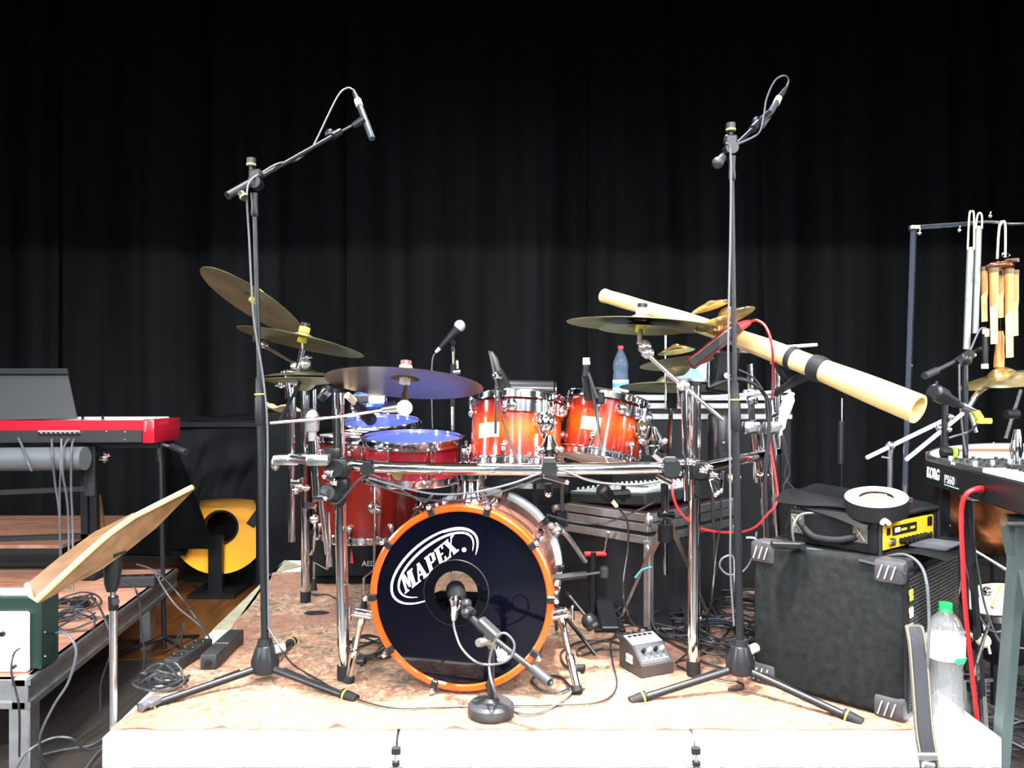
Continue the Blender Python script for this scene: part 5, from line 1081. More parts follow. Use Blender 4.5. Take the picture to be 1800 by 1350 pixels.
part(MB(Mbg).tube([(-.03, -.02, .1), (-.035, -.03, .11), (-.02, -.035, .1)], .007, 8, sm=3), 'white_zip_pull', WHITE, t)
# tape roll
Mr = shift(disc(1540, 872, 2.34, 1, .36, 1), -.025)
t = thing('tape_roll', 'large roll of black tape with white paper face lying on the amplifier bag', 'tape roll', Mr)
part(MB(Mr).ring(.05, .088, -.025, .022, 56), 'wound_tape', RUBBER, t)
part(MB(Mr).ring(.048, .087, .022, .0235, 56), 'paper_face', WHITE, t)
part(MB(Mr).lathe([(.0, .004), (.052, .004), (.052, .012), (0, .012)], 40), 'white_core', WHITE, t)
part(MB(Mr).prism([(-.034, -.006), (-.03, .014), (-.012, .026), (.01, .028), (.03, .022), (0, .008), (-.02, -.014)], .012, .0235), 'brown_core_wedge', mat('brown_cardboard', (.35, .18, .13), .7), t)
solo(MB().box(P(1592, 880, 2.45), (.045, .02, .02), Matrix.Rotation(.3, 3, 'Z'), .003).slab([P(1576, 868, 2.44), P(1594, 866, 2.44), P(1586, 878, 2.42), P(1574, 876, 2.42)], .003), 'cable_end', mat('dark_brown_plastic', (.05, .025, .02), .4), 'dark connector with white tag behind the tape roll', 'connector')
solo(MB(frame(P(1385, 958, 2.4), (0, 0, 1), (1, -.2, 0))).box((0, 0, .0), (.1, .035, .02), bev=.004).cyl((.04, -.018, 0), (.04, -.026, 0), .01).box((-.02, -.018, 0), (.03, .003, .006)), 'adapter', BLACK, 'small black adapter lying on the left top edge of the speaker cabinet', 'adapter')
# strap
t = thing('bag_strap', 'blue grey shoulder strap with stitched border hanging over the riser front', 'strap', P(1630, 1340, 2.02))
cl_ = smooth([P(1606, 1098, 2.165), P(1612, 1130, 2.13), P(1618, 1200, 2.1), P(1624, 1280, 2.07), P(1630, 1320, 2.06), P(1634, 1350, 2.06), P(1636, 1380, 2.07)], 6)
def ribbon(pts, wd, th, off=V((0, 0, 0)), wx=1):
    m = MB(); R_ = []
    for k, p in enumerate(pts):
        w_ = wd*(.75 if k == 0 else 1); x = V((w_/2, .0, 0)); y = V((0, th/2, 0)); p = p+off; R_.append([p-x-y, p+x-y, p+x+y, p-x+y])
    return m.rings(R_)
part(ribbon(cl_, .05, .005), 'webbing', mat('grey_brown_webbing', (.055, .05, .045), .9, bump=.6), t)
part(ribbon(cl_[1:-2], .034, .004, V((0, -.004, 0))), 'centre_band', mat('blue_grey_band', (.012, .013, .019), .8, bump=.4), t)
for s in (-1, 1): part(MB().tube([p+V((s*.021, -.0035, 0)) for p in cl_[1:]], .0011, 5), 'stitching', mat('ochre_stitch', (.35, .28, .12), .8) if s < 0 else bpy.data.materials['ochre_stitch'], t)
part(MB().box(P(1630, 1330, 2.05), (.055, .012, .02), bev=.004).cyl(P(1622, 1342, 2.05), P(1640, 1346, 2.05), .01), 'buckle', ALU, t)
# green capped bottle
bz = G(1662, 1262)
t, Mg = bottle('water_bottle', 'large clear plastic bottle with bright green cap at the right end of the riser', bz, .33, .049, PET, mat('bright_green_cap', (.02, .55, .12), .4),
    pts=[(.85, 0), (.98, .02), (.95, .1), (1, .16), (.94, .22), (.99, .3), (.9, .4), (.88, .45), (1.0, .52), (1.02, .6), (1.02, .7), (.95, .78), (.7, .87), (.4, .92), (.36, .95)])
part(MB(Mg).lathe([(.0505, .175), (.0512, .235)], 28), 'paper_label', mat('thin_white_label', (.85, .86, .85), .5), t)
part(MB(Mg).prism([(-.02, -.004), (-.008, .006), (.01, .004), (.022, .006), (.014, -.01), (-.006, -.012)], 0, .002, frame(V((.012, -.0505, .182)), (.2, -1, 0), (1, .2, 0))), 'green_leaf_print', mat('green_print', (.02, .45, .12), .5), t)
part(MB(Mg).ring(.035*.5, .0192, .305, .309, 24), 'cap_ring', mat('green_cap_ring', (.02, .5, .12), .4), t)

# ---------- digital keyboard on the right ----------
ka, kb = P(1626, 806, 2.7), P(1800, 848, 1.985); ka.z = kb.z = 1.105
kd = (kb-ka).normalized(); ke = ka+kd*1.05; Mko = frame(ka, (0, 0, 1), kd)    # x towards the viewer, y to the right (+X)
t = thing('synthesizer', 'black synthesizer keyboard with white lettering on its side panel at the right edge', 'keyboard', Mko @ Matrix.Translation((.5, .15, -.1)))
part(MB(Mko).box((.5, .15, -.045), (1.0, .3, .085), bev=.006), 'body', BLACK, t)
part(MB(Mko).box((.24, .16, .0), (.44, .27, .006)), 'control_panel', mat('dark_glossy_panel', (.05, .055, .055), .25), t)
for k in range(8):
    for j in range(3): part(MB(Mko).cyl((.06+.05*k, .06+.07*j, .002), (.06+.05*k, .06+.07*j, .012), .006, seg=8), 'panel_knob', WHITE if (k+j) % 4 == 0 else DGREY, t)
for k in range(22): part(MB(Mko).box((.47+.0235*k, .075, .002), (.0215, .14, .016), bev=.003), 'white_key', WHITE, t)
for k in range(22):
    if k % 7 not in (2, 6): part(MB(Mko).box((.482+.0235*k, .105, .014), (.011, .09, .014), bev=.002), 'black_key', BLACK, t)
Mtx = Mko @ frame(V((.015, -.002, -.062)), (0, -1, 0), (1, 0, 0))
text('KORG', Mtx @ Matrix.Translation((.008, 0, 0)), .05, WHITE, t, 'lettering', .0012, .0008, .84, .12)
text('PS60', Mtx @ Matrix.Translation((.17, -.002, 0)), .038, mat('grey_white_print', (.5, .52, .52), .5), t, 'model_lettering', .0004, .0008, 1.15)
part(MB(Mtx).box((.23, -.008, 0), (.12, .003, .001)), 'lettering_line', bpy.data.materials['grey_white_print'], t)
part(MB(Mtx).cyl((.235, .066, 0), (.235, .066, .002), .005).cyl((.255, .066, 0), (.255, .066, .002), .005), 'small_marks', CREAM, t)
t = thing('keyboard_stand', 'grey metal keyboard stand legs under the synthesizer', 'keyboard stand', V((1.5, 2.2, 0)))
GT = mat('teal_grey_metal', (.07, .095, .095), .45, .2)
part(MB().tube([P(1692, 870, 2.5), P(1745, 872, 2.5)], .0165, 16), 'support_tube', CHROME2, t)
part(MB().tube([P(1764, 914, 2.1), P(1830, 914, 2.1)], .0165, 16), 'support_tube', CHROME2, t)
lb_ = P(1745, 1330, 2.2); lb_.z = .02
part(MB().bar(P(1792, 920, 2.12), lb_, .028, .04, (0, 1, 0)), 'leg', GT, t)
part(MB().bar(P(1776, 918, 2.14), P(1850, 1250, 2.1), .04, .04, (0, 1, 0)), 'leg', GT, t)
part(MB().bar(P(1660, 850, 2.62), V((P(1660, 0, 2.62).x, 2.62, .03)), .025, .025, (0, 1, 0)), 'leg', BPAINT, t)
part(MB().bar(P(1700, 870, 2.52), V((1.75, 2.9, .03)), .016, .02, (0, 1, 0)), 'brace', DGREY, t)
part(MB().bar(V((1.2, 2.1, .05)), V((1.75, 2.1, .05)), .03, .03), 'foot_bar', ALU, t)
# timpani
tc_ = P(1748, 795, 3.1)
t = thing('kettle_drum', 'copper kettle drum with worn white skin behind the synthesizer', 'drum', V((tc_.x, tc_.y, 0)))
Mti = disc(1748, 797, 3.1, 3, .16, 1)
part(MB(Mti).lathe([(0, .002), (.225, .002), (.23, -.01), (0, -.004)], 56), 'drum_skin', mat('worn_calf_skin', (.75, .72, .64), .6, vary=.12, vscale=6), t)
part(MB(Mti).prism([(-.2, .08), (-.1, .11), (.05, .09), (.16, .03), (.1, .01), (0, .03), (-.1, .04), (-.19, .02)], .0025, .0032), 'brown_stain', mat('brown_skin_stain', (.3, .13, .06), .7), t)
part(MB(Mti).ring(.226, .238, -.02, .006, 56), 'counter_hoop', mat('grey_steel_hoop', (.4, .4, .38), .3, .9), t)
part(MB(Mti).lathe([(.225, -.015), (.228, -.08), (.215, -.2), (.17, -.31), (.1, -.38), (1e-4, -.41)], 56), 'copper_bowl', COPPER, t)
for k in range(8):
    a = 2*pi*k/8; part(MB(Mti).tube([(.238*cos(a), .238*sin(a), .01), (.24*cos(a), .24*sin(a), -.11)], .004, 6), 'tension_rod', CHROME, t)
for k in range(3):
    a = 2*pi*k/3+.4; part(MB().tube([(tc_.x+.2*cos(a), tc_.y+.2*sin(a), .95), (tc_.x+.26*cos(a), tc_.y+.26*sin(a), .5), (tc_.x+.33*cos(a), tc_.y+.33*sin(a), .02)], .011, 8), 'leg', BPAINT, t)
part(MB().tube([(tc_.x, tc_.y, .7), (tc_.x, tc_.y, .1)], .015), 'pedal_post', BPAINT, t)
# ---------- clear frame with chimes ----------
Yf = 3.0
t = thing('chime_stand', 'tall clear and chrome frame carrying the chimes at the right', 'frame', V((P(1592, 0, Yf).x, Yf, 0)))
part(MB().bar(P(1605, 400, Yf), P(1590, 860, Yf), .016, .008, (0, 1, 0)), 'clear_upright', ACRY, t)
part(MB().bar(P(1610, 402, Yf+.004), P(1596, 860, Yf+.004), .005, .006, (0, 1, 0)), 'upright_edge', CHROME, t)
part(MB().tube([P(1591, 855, Yf), V((P(1588, 0, Yf).x, Yf, .02))], .009), 'lower_tube', CHROME2, t)
part(MB().bar(P(1598, 401, Yf), P(1708, 393, Yf), .016, .01, (0, 1, 0)), 'clear_cross_bar', ACRY, t)
part(MB().bar(P(1598, 398, Yf), P(1708, 390.5, Yf), .004, .012, (0, 1, 0)), 'bar_edge', DGREY, t)
part(MB().tube([P(1700, 391, Yf), P(1745, 390, Yf), P(1775, 394, Yf), P(1830, 392, Yf+.1)], .006, sm=3), 'chrome_rod', CHROME2, t)
part(MB().tube([P(1838, 392, Yf+.1), V((P(1838, 0, Yf+.1).x, Yf+.1, .02))], .01), 'hidden_upright', CHROME2, t)
part(MB().box(P(1609, 399, Yf-.01), (.034, .006, .012)), 'cream_tape', CREAM, t)
for x, y in ((1616, 410), (1686, 405), (1740, 380), (1757, 396)): part(MB().sph(P(x, y, Yf), .008).cyl(P(x+1, y-8, Yf), P(x, y, Yf), .003), 'eye_bolt', CHROME, t)
g_ = 'chime tubes on the clear frame'
for x, y0, y1, ct_, xb, lb in ((1706, 435, 614, 372, 1699, 'longer grey metal chime tube hanging from a cord loop, left one'), (1720, 398, 586, 374, 1714, 'shorter grey metal chime tube hanging just right of the longer one')):
    t = thing('chime_tube', lb, 'chime', P(x, ct_, Yf-.02), g_)
    part(MB().tube([P(x, y0, Yf-.02), P(xb, y1, Yf-.02)], .012, 18), 'tube', mat('dull_aluminium', (.26, .28, .275), .45, .5) if x == 1706 else bpy.data.materials['dull_aluminium'], t)
    part(MB().tube([P(x-5, y0+4, Yf-.035), P(x-2, ct_+6, Yf-.03), P(x+2, ct_, Yf-.01), P(x+6, ct_+6, Yf-.03), P(x+6, y0+4, Yf-.035)], .0032, 6, sm=4), 'cord', mat('cream_cord', (.7, .62, .42), .8) if x == 1706 else bpy.data.materials['cream_cord'], t)
    part(MB().box(P((x+xb)/2+1, (y0+y1)/2, Yf-.036), (.008, .003, .016)), 'label_dot', WHITE, t)
t = thing('bamboo_chime', 'bamboo wind chime with dark coconut top hanging from the chrome hook', 'wind chime', P(1757, 395, Yf-.05))
part(MB().tube([P(1753, 455, Yf-.05), P(1756, 405, Yf-.05), P(1760, 392, Yf-.05), P(1767, 394, Yf-.05), P(1767, 452, Yf-.05)], .004, 6, sm=4), 'cord', bpy.data.materials['cream_cord'], t)
part(MB().sph(P(1757, 468, Yf-.05), .047, (1, 1, .4), seg=24), 'coconut_top', mat('dark_coconut_shell', (.1, .025, .01), .2, coat=.7), t)
part(MB().cyl(P(1768, 459, Yf-.02), P(1790, 457, Yf-.06), .008).sph(P(1780, 457, Yf-.04), .012, (1.6, 1, .5)), 'wooden_disc', WOODB, t)
part(MB().tube([P(1768+7*cos(a), 448+4*sin(a), Yf-.05) for a in [k*.7 for k in range(9)]], .0025, 5), 'ring', CHROME, t)
for x, y0, y1, dY, r in ((1730, 472, 565, -.02, .0125), (1747, 474, 604, -.09, .0155), (1774, 476, 628, -.09, .0155), (1784, 478, 590, -.02, .013), (1759, 480, 558, 0, .012)):
    cut = y0+(y1-y0)*.5
    tb = part(MB().tube([P(x, y0, Yf+dY), P(x+.5, cut-6, Yf+dY), P(x, cut+8, Yf+dY), P(x+1, y1, Yf+dY)], [r, r*.97, r*.85, r*.8], 16), 'bamboo_tube', BAMB, t)
    part(MB().tube([P(x, y0-3, Yf+dY), P(x, y0+5, Yf+dY)], r*1.12, 16), 'top_rim', WOODB, tb)
    part(MB().slab([P(x-r*400, cut+2, Yf+dY-r-.001), P(x+r*400, cut-8, Yf+dY-r-.001), P(x+r*380, y1, Yf+dY-r-.001), P(x-r*330, y1+1, Yf+dY-r-.001)], .002), 'cut_face', WOODE, tb, 'pale cut face')
part(MB().tube([P(1759, 560, Yf-.05), P(1759, 582, Yf-.05)], .002, 5), 'clapper_cord', CABLE, t)
part(MB().tube([P(1758, 582, Yf-.05), P(1758, 600, Yf-.05), P(1756, 640, Yf-.05), P(1756, 648, Yf-.05)], [.011, .015, .018, .012], 16, sm=3), 'wooden_clapper', BAMB, t)
# ---------- right side stands and microphones ----------
t = thing('boom_stand', 'black boom microphone stand in front of the chime tubes', 'microphone stand', V((P(1697, 0, 2.9).x, 2.9, 0)))
part(MB().tube([P(1696, 625, 2.9), V((P(1700, 0, 2.9).x, 2.9, .05))], .0105), 'pole', BPAINT, t)
part(MB().tube([P(1628, 660, 2.8), P(1725, 612, 3.0)], .0075), 'boom_tube', DGREY, t)
part(MB().tube([P(1625, 661, 2.8), P(1647, 651, 2.84)], .013), 'boom_grip', DGREY, t)
part(MB().tube([P(1680, 640, 2.9), P(1706, 622, 2.92)], .02).sph(P(1697, 632, 2.9), .024), 'boom_clamp', BPAINT, t)
part(MB().sph(P(1713, 624, 2.92), .008), 'bright_knob', CHROME, t)
for dx, dy in ((-.25, -.1), (.25, -.15), (0, .3)): part(MB().tube([V((P(1700, 0, 2.9).x, 2.9, .12)), V((P(1700, 0, 2.9).x+dx, 2.9+dy, .015))], .009), 'leg', BPAINT, t)
t = thing('pencil_microphone', 'dark pencil microphone hanging upright beside the bamboo wind chime', 'microphone', P(1733, 620, 2.92))
part(MB().steps(P(1733, 578, 2.92), P(1731, 640, 2.92), [(0, .006), (.15, .012), (1, .011)]), 'body', BLACK, t)
part(MB().steps(P(1733, 578, 2.92), P(1733, 592, 2.92), [(0, .0125), (1, .0125)]).steps(P(1731, 640, 2.92), P(1731, 648, 2.92), [(0, .0125), (1, .0125)]), 'label_band', CREAM, t)
t = thing('dynamic_microphone', 'black microphone with bright yellow connector in front of the wind instrument bell', 'microphone', P(1685, 705, 2.65))
part(MB().steps(P(1640, 688, 2.42), P(1680, 708, 2.5), [(0, .018), (.05, .026), (.45, .025), (.5, .018), (1, .015)], 20), 'body', BPAINT, t)
part(MB().steps(P(1689, 712, 2.52), P(1714, 723, 2.56), [(0, .009), (.2, .012), (1, .008)]), 'connector', CHROME2, t)
part(MB().bar(P(1714, 724, 2.56), P(1722, 736, 2.56), .02, .02).box(P(1730, 740, 2.56), (.045, .02, .018), bev=.003), 'yellow_boot', YEL, t)
part(MB().tube([P(1680, 708, 2.5), P(1690, 713, 2.52)], .01).cyl(P(1646, 670, 2.43), P(1646, 690, 2.43), .004), 'neck', DGREY, t)
t = thing('small_stand', 'short black stand with chrome side rods on top of the synthesizer', 'stand', V((P(1662, 0, 2.72).x, 2.72, 1.105)))
part(MB().tube([P(1661, 712, 2.7), P(1660, 790, 2.7)], .011), 'pole', BPAINT, t); part(MB().tube([P(1655, 795, 2.68), P(1682, 795, 2.68)], .017).tube([P(1660, 780, 2.7), P(1660, 806, 2.7)], .014), 'base_block', BLACK, t)
part(MB().tube([P(1676, 795, 2.665), P(1679, 795, 2.665)], .019), 'green_ring', GREEN, t)
part(MB().sph(P(1650, 752, 2.69), .01).sph(P(1668, 755, 2.69), .01).sph(P(1671, 733, 2.69), .012), 'clamp_knobs', CHROME, t)
t = thing('cross_rod_stand', 'chrome stand with two slanting white lit rods left of the synthesizer', 'stand', V((P(1565, 0, 2.8).x, 2.8, 0)))
part(MB().tube([P(1523, 805, 2.75), P(1657, 740, 2.8)], .0075), 'cross_rod', RODW, t, 'longer slanting rod')
part(MB().tube([P(1593, 808, 2.72), P(1692, 727, 2.85)], .0075), 'cross_rod', RODW, t)
part(MB().sph(P(1565, 784, 2.77), .017).cyl(P(1550, 803, 2.77), P(1565, 806, 2.77), .004), 'clamp', CHROME2, t)
part(MB().tube([P(1565, 788, 2.77), V((P(1566, 0, 2.77).x, 2.8, .03))], .009), 'pole', CHROME2, t)
for a in (0.3, 2.4, 4.5): part(MB().tube([V((P(1566, 0, 2.77).x, 2.8, .3)), V((P(1566, 0, 2.77).x+.25*cos(a), 2.8+.25*sin(a), .02))], .008), 'leg', CHROME2, t)
cymbal('crash_cymbal', 'bright brass cymbal sloping down right below the bamboo wind chime', disc(1762, 668, 2.95, 12, .15, 1), .15, GOLD, bell=.05, rise=.03)
cymbal('hi_hat_cymbal', 'duller brass cymbal at the right edge above the kettle drum', disc(1800, 672, 2.8, 6, .12, 1), .12, BRASS)
t = thing('small_cymbal_arm', 'chrome and black cymbal arm leaning at the right edge of the picture', 'cymbal arm', P(1780, 760, 2.8))
part(MB().tube([P(1795, 685, 2.8), P(1768, 770, 2.85)], .007), 'rod', CHROME2, t); part(MB().cyl(P(1768, 728, 2.8), P(1790, 728, 2.8), .016), 'black_grip', RUBBER, t)
part(MB().steps(P(1785, 835, 2.5), P(1788, 755, 2.5), [(0, .011), (.3, .013), (.6, .02), (.8, .014), (1, .009)]), 'chrome_post', CHROME, t)
part(MB().tube([P(1700, 720, 2.95), P(1720, 690, 2.95), P(1742, 675, 2.92)], .011, sm=3).tube([P(1702, 715, 2.95), P(1715, 760, 2.95)], .008), 'dark_arm', CHROME2, t)
t = thing('back_stand', 'slim black stand in front of the curtain right of the kit', 'stand', V((P(1478, 0, 5.2).x, 5.2, 0)))
part(MB().tube([P(1480, 745, 5.2), V((P(1478, 0, 5.2).x, 5.2, .03))], .012), 'pole', BPAINT, t)
part(MB().tube([P(1480, 700, 5.2), P(1480, 745, 5.2)], .008), 'upper_rod', CHROME2, t); part(MB().tube([P(1479, 740, 5.2), P(1478, 815, 5.2)], .022), 'sleeve', DGREY, t)
for a in (0.3, 2.4, 4.5): part(MB().tube([V((P(1478, 0, 5.2).x, 5.2, .3)), V((P(1478, 0, 5.2).x+.3*cos(a), 5.2+.3*sin(a), .02))], .01), 'leg', BPAINT, t)
# things on the floor at the lower right
t = thing('tilted_drum', 'small tilted drum with worn pale skin standing low at the right edge', 'drum', V((P(1760, 0, 2.9).x, 2.9, .2)))
Mv = disc(1755, 1055, 2.9, 8, .5, 1)
part(MB(Mv).lathe([(.12, 0), (.115, -.18), (.09, -.22), (0, -.22), (0, -.21), (.085, -.21), (.112, -.17)], 40), 'shell', BLACK, t); part(MB(Mv).lathe([(0, .003), (.118, .003), (.12, -.004), (0, -.003)], 40), 'drum_head', mat('dirty_skin', (.5, .47, .4), .6, vary=.35, vscale=9), t)
part(MB(Mv).ring(.117, .127, -.02, .006, 40), 'hoop', CHROME, t)
part(MB().bar(P(1744, 1068, 2.75), P(1762, 1030, 2.8), .012, .01, (0, 1, 0)), 'wooden_stick', WOODE, t)
for k, (x, y, Y, lb) in enumerate(((1715, 1095, 2.75, 'chrome bass pedal left of the red cable foot'), (1745, 1110, 2.7, 'chrome pedal behind the keyboard stand leg at the lower right'))):
    f = P(x, y, Y); f.z = .012; t = thing('drum_pedal', lb, 'pedal', f)
    part(MB().box((f.x, f.y, .02), (.1, .3, .014), bev=.003), 'base_plate', BPAINT, t)
    for s in (-1, 1): part(MB().bar((f.x+s*.04, f.y+.1, .02), (f.x+s*.035, f.y+.12, .3), .015, .02, (0, 1, 0)), 'side_post', CHROME, t)
    part(MB().tube([(f.x-.07, f.y+.12, .3), (f.x+.07, f.y+.12, .3)], .01), 'axle', CHROME, t)
    part(MB().bar((f.x, f.y-.12, .04), (f.x, f.y+.06, .1), .07, .01), 'foot_board', CHROME2, t)
    part(MB().tube([(f.x, f.y+.12, .3), (f.x-.02, f.y+.02, .46)], .004).sph((f.x-.02, f.y+.02, .47), .024), 'beater', CREAM if k else CHROME, t)
t = thing('chrome_tripod', 'chrome tripod with clamp standing on the dark floor behind the green capped bottle', 'stand', V((P(1700, 0, 3.0).x, 3.0, 0)))
for a, b in ((P(1700, 960, 3.0), P(1740, 1150, 2.8)), (P(1740, 1090, 2.7), P(1716, 1165, 2.7)), (P(1700, 960, 3.0), P(1672, 1150, 3.1)), (P(1710, 966, 3.0), P(1800, 1020, 2.9))): part(MB().tube([a, b], .006), 'leg', CHROME2, t)
part(MB().sph(P(1662, 898, 2.85), .012).sph(P(1664, 925, 2.85), .015).sph(P(1735, 1040, 2.8), .018).tube([P(1661, 880, 2.85), P(1661, 985, 2.85)], .01), 'post', CHROME, t)
# ---------- cables ----------
def cp(p, r):
    if len(p) == 2: return G(p[0], p[1], RT+.011+r)
    if p[0] == 'g': return G(p[1], p[2], .012+r)
    if p[0] == 'p': return G(p[1], p[2], RT+.003+r)     # on the left platform
    return P(*p)
def cable(label, pts, r=.0034, m=CABLE, name='cable'):
    return solo(MB().tube([cp(p, r) for p in pts], r, 7, sm=7), name, m, label, 'cable')
YA = 2.46
cable('cable looping from the left overhead microphone down along its boom and pole', [(621, 158, 2.87), (610, 155, 2.87), (592, 172, 2.84), (553, 252, 2.74), (540, 266, 2.68), (520, 282, 2.64), (488, 288, 2.56), (460, 304, 2.5), (440, 318, 2.46), (434, 345, 2.44), (438, 420, 2.46), (446, 560, 2.47), (462, 660, 2.48), (470, 750, 2.48), (470, 900, 2.48), (472, 1105, 2.49)], .0033, CABLEG)
cable('cable looping from the right overhead microphone down its pole', [(1383, 152, 3.02), (1386, 140, 3.02), (1378, 133, 3.0), (1362, 142, 2.98), (1348, 172, 2.9), (1343, 200, 2.85), (1335, 232, 2.8), (1312, 247, 2.62), (1290, 254, 2.46), (1277, 252, 2.4), (1284, 270, 2.4), (1284, 400, 2.4), (1280, 600, 2.39), (1282, 720, 2.38), (1284, 900, 2.38), (1284, 1000, 2.39), (1290, 1100, 2.4)], .0033, CABLEG)
cable('thin cable running across the rug front from the left stand past the round base', [(472, 1105, 2.49), (500, 1150, 2.45), (520, 1172), (560, 1195), (610, 1222), (680, 1243), (760, 1243), (880, 1240), (1000, 1238), (1060, 1232), (1084, 1205), (1076, 1160), (1074, 1130), (1090, 1105), (1120, 1100), (1150, 1112)], .003)
cable('cable looped twice around the short stand from the bass drum microphone', [(797, 1092, 2.31), (800, 1110, 2.3), (812, 1140, 2.27), (840, 1165, 2.22), (875, 1167, 2.19), (898, 1155, 2.17), (904, 1132, 2.17), (890, 1114, 2.17), (875, 1118, 2.18), (864, 1145, 2.2), (860, 1175, 2.2), (868, 1210, 2.17), (885, 1240), (920, 1254), (960, 1248), (1000, 1222), (1003, 1210)], .0034, CABLEG)
cable('black cable loop on the rug right of the bass drum between spur and round base', [(1003, 1210), (985, 1190), (950, 1188), (935, 1195), (950, 1212), (985, 1216), (1008, 1205)], .0036)
cable('cable loop lying on the rug just left of the small mixer', [(1010, 1180), (990, 1165), (988, 1145), (1020, 1128), (1070, 1126), (1108, 1140), (1112, 1150)], .0036)
cable('second flat cable loop left of the small mixer', [(1100, 1142), (1060, 1140), (1020, 1152), (1018, 1140), (1055, 1127), (1085, 1118), (1075, 1100), (1060, 1080)], .0036)
for k, (lb, pts) in enumerate((
    ('upper cable strapped to the front bar, hanging between its two ties', [(648, 840, YA), (690, 852, YA), (760, 868, YA), (830, 866, YA), (900, 850, YA), (950, 832, YA), (985, 826, YA), (1040, 846, YA), (1110, 852, YA), (1160, 846, YA)]),
    ('lower cable of the pair hanging under the front bar above the bass drum', [(640, 842, YA), (700, 866, YA), (770, 880, YA), (850, 872, YA), (920, 852, YA), (960, 838, YA), (1010, 838, YA), (1070, 850, YA), (1140, 856, YA)]),
    ('cable swinging from the left rack clamp up to the bar tie', [(572, 880, YA), (592, 885, YA), (610, 868, YA), (628, 846, YA), (648, 834, YA), (670, 840, YA)]),
    ('thick cable from the bar tie down to the left shoulder of the bass drum', [(700, 858, YA), (745, 882, YA), (760, 870, YA), (740, 890, 2.5), (720, 915, 2.55)]),
    ('cable drooping across the mixing desk case below the bar', [(962, 905, 2.6), (1010, 918, 2.7), (1060, 920, 2.75), (1110, 902, 2.7), (1150, 882, 2.65), (1160, 868, 2.6)]),
    ('cable falling from the microphone under the rack to the rug', [(1084, 890, 2.73), (1102, 915, 2.75), (1104, 960, 2.78), (1096, 1020, 2.75), (1098, 1060, 2.7), (1110, 1085)]),
    ('thin black cable hanging in front of the chrome tripod', [(1100, 1060, 2.7), (1106, 1085, 2.65), (1122, 1102), (1180, 1130), (1230, 1150)]),
    ('cable running from the larger sunburst tom microphone down to the bar', [(876, 690, 2.6), (880, 720, 2.58), (892, 765, 2.56), (905, 800, 2.5), (912, 812, 2.48)]),
    ('cable running from the smaller sunburst tom microphone down to the bar', [(1050, 700, 2.6), (1052, 760, 2.56), (1062, 800, 2.5), (1070, 814, 2.48)]),
    ('cable hanging from the vocal microphone down behind the ride cymbal', [(766, 619, 3.4), (760, 634, 3.4), (759, 680, 3.4), (760, 745, 3.4), (764, 800, 3.4)]))):
    cable(lb, pts, .0036 if k not in (1, 6, 9) else .0028, CABLEG if k in (0, 9) else CABLE)
cable('red cable curving from the red bar pad plug over and down the rear right post', [(1318, 566, 2.58), (1330, 563, 2.56), (1345, 573, 2.53), (1355, 598, 2.5), (1359, 640, 2.56), (1357, 700, 2.98), (1352, 770, 2.97), (1362, 830, 2.95), (1366, 880, 2.93), (1348, 905, 2.88), (1325, 928, 2.8), (1290, 936, 2.7), (1235, 930, 2.6), (1200, 905, 2.55), (1184, 875, 2.5), (1180, 835, 2.52)], .0042, REDC)
cable('thick red cable plugged into the synthesizer and falling to the floor', [(1732, 862, 2.24), (1715, 860, 2.2), (1698, 870, 2.2), (1690, 900, 2.22), (1692, 980, 2.22), (1696, 1060, 2.22), (1706, 1160, 2.25), (1716, 1250, 2.3), (1720, 1290, 2.35)], .0065, REDC)
solo(MB().steps(P(1738, 862, 2.27), P(1716, 859, 2.205), [(0, .01), (.7, .0105), (1, .007)]), 'jack_plug', REDC, 'red right angled plug in the side panel of the synthesizer', 'plug')
cable('thick black cable arching behind the right microphone pole to the square clamps', [(1246, 680, 2.85), (1280, 668, 2.85), (1310, 668, 2.85), (1340, 688, 2.9), (1352, 720, 2.92), (1350, 790, 2.92), (1345, 850, 2.92), (1348, 930, 2.92), (1350, 1000, 2.92)], .0075)
cable('second black cable arching above the square clamps', [(1298, 650, 2.85), (1325, 665, 2.88), (1346, 700, 2.9), (1350, 760, 2.9), (1342, 830, 2.9)], .004)
cable('thin tangled cables dropping right of the rear chrome post', [(1372, 740, 3.0), (1378, 790, 3.0), (1388, 830, 3.0), (1376, 860, 3.0), (1392, 890, 3.0), (1380, 930, 3.0)], .003)
cable('second thin cable dropping beside the rear chrome post', [(1372, 750, 3.0), (1384, 800, 3.0), (1380, 840, 3.0), (1400, 868, 3.0), (1394, 910, 3.0)], .0022)
cable('cable from the tangle over the bag side of the speaker cabinet', [(1438, 902, 2.44), (1410, 904, 2.44), (1396, 920, 2.42), (1394, 945, 2.42), (1404, 962, 2.42), (1440, 968, 2.38), (1490, 975, 2.34), (1530, 985, 2.3)], .0042, CABLEG)
cable('cable curling from the amplifier over the grille down past the green capped bottle', [(1560, 977, 2.27), (1590, 975, 2.22), (1615, 990, 2.17), (1628, 1020, 2.13), (1633, 1080, 2.12), (1632, 1140, 2.11), (1628, 1200, 2.11)], .0042, CABLEG)
cable('black cable bundle lying along the near top edge of the speaker cabinet', [(1510, 985, 2.27), (1540, 992, 2.24), (1575, 1000, 2.2), (1592, 1010, 2.185)], .0045)
cable('cable loop beside the right microphone pole above the tangle', [(1330, 935, 2.6), (1322, 980, 2.6), (1305, 1005, 2.6), (1280, 1010, 2.6), (1265, 995, 2.6), (1272, 980, 2.6), (1290, 982, 2.6), (1290, 1040, 2.6), (1288, 1085)], .0034, CABLEG)
cable('cable falling beside the right rack post to the rug', [(1262, 850, 2.62), (1268, 900, 2.62), (1258, 980, 2.62), (1250, 1060, 2.6), (1238, 1100), (1215, 1140), (1188, 1165)], .0036)
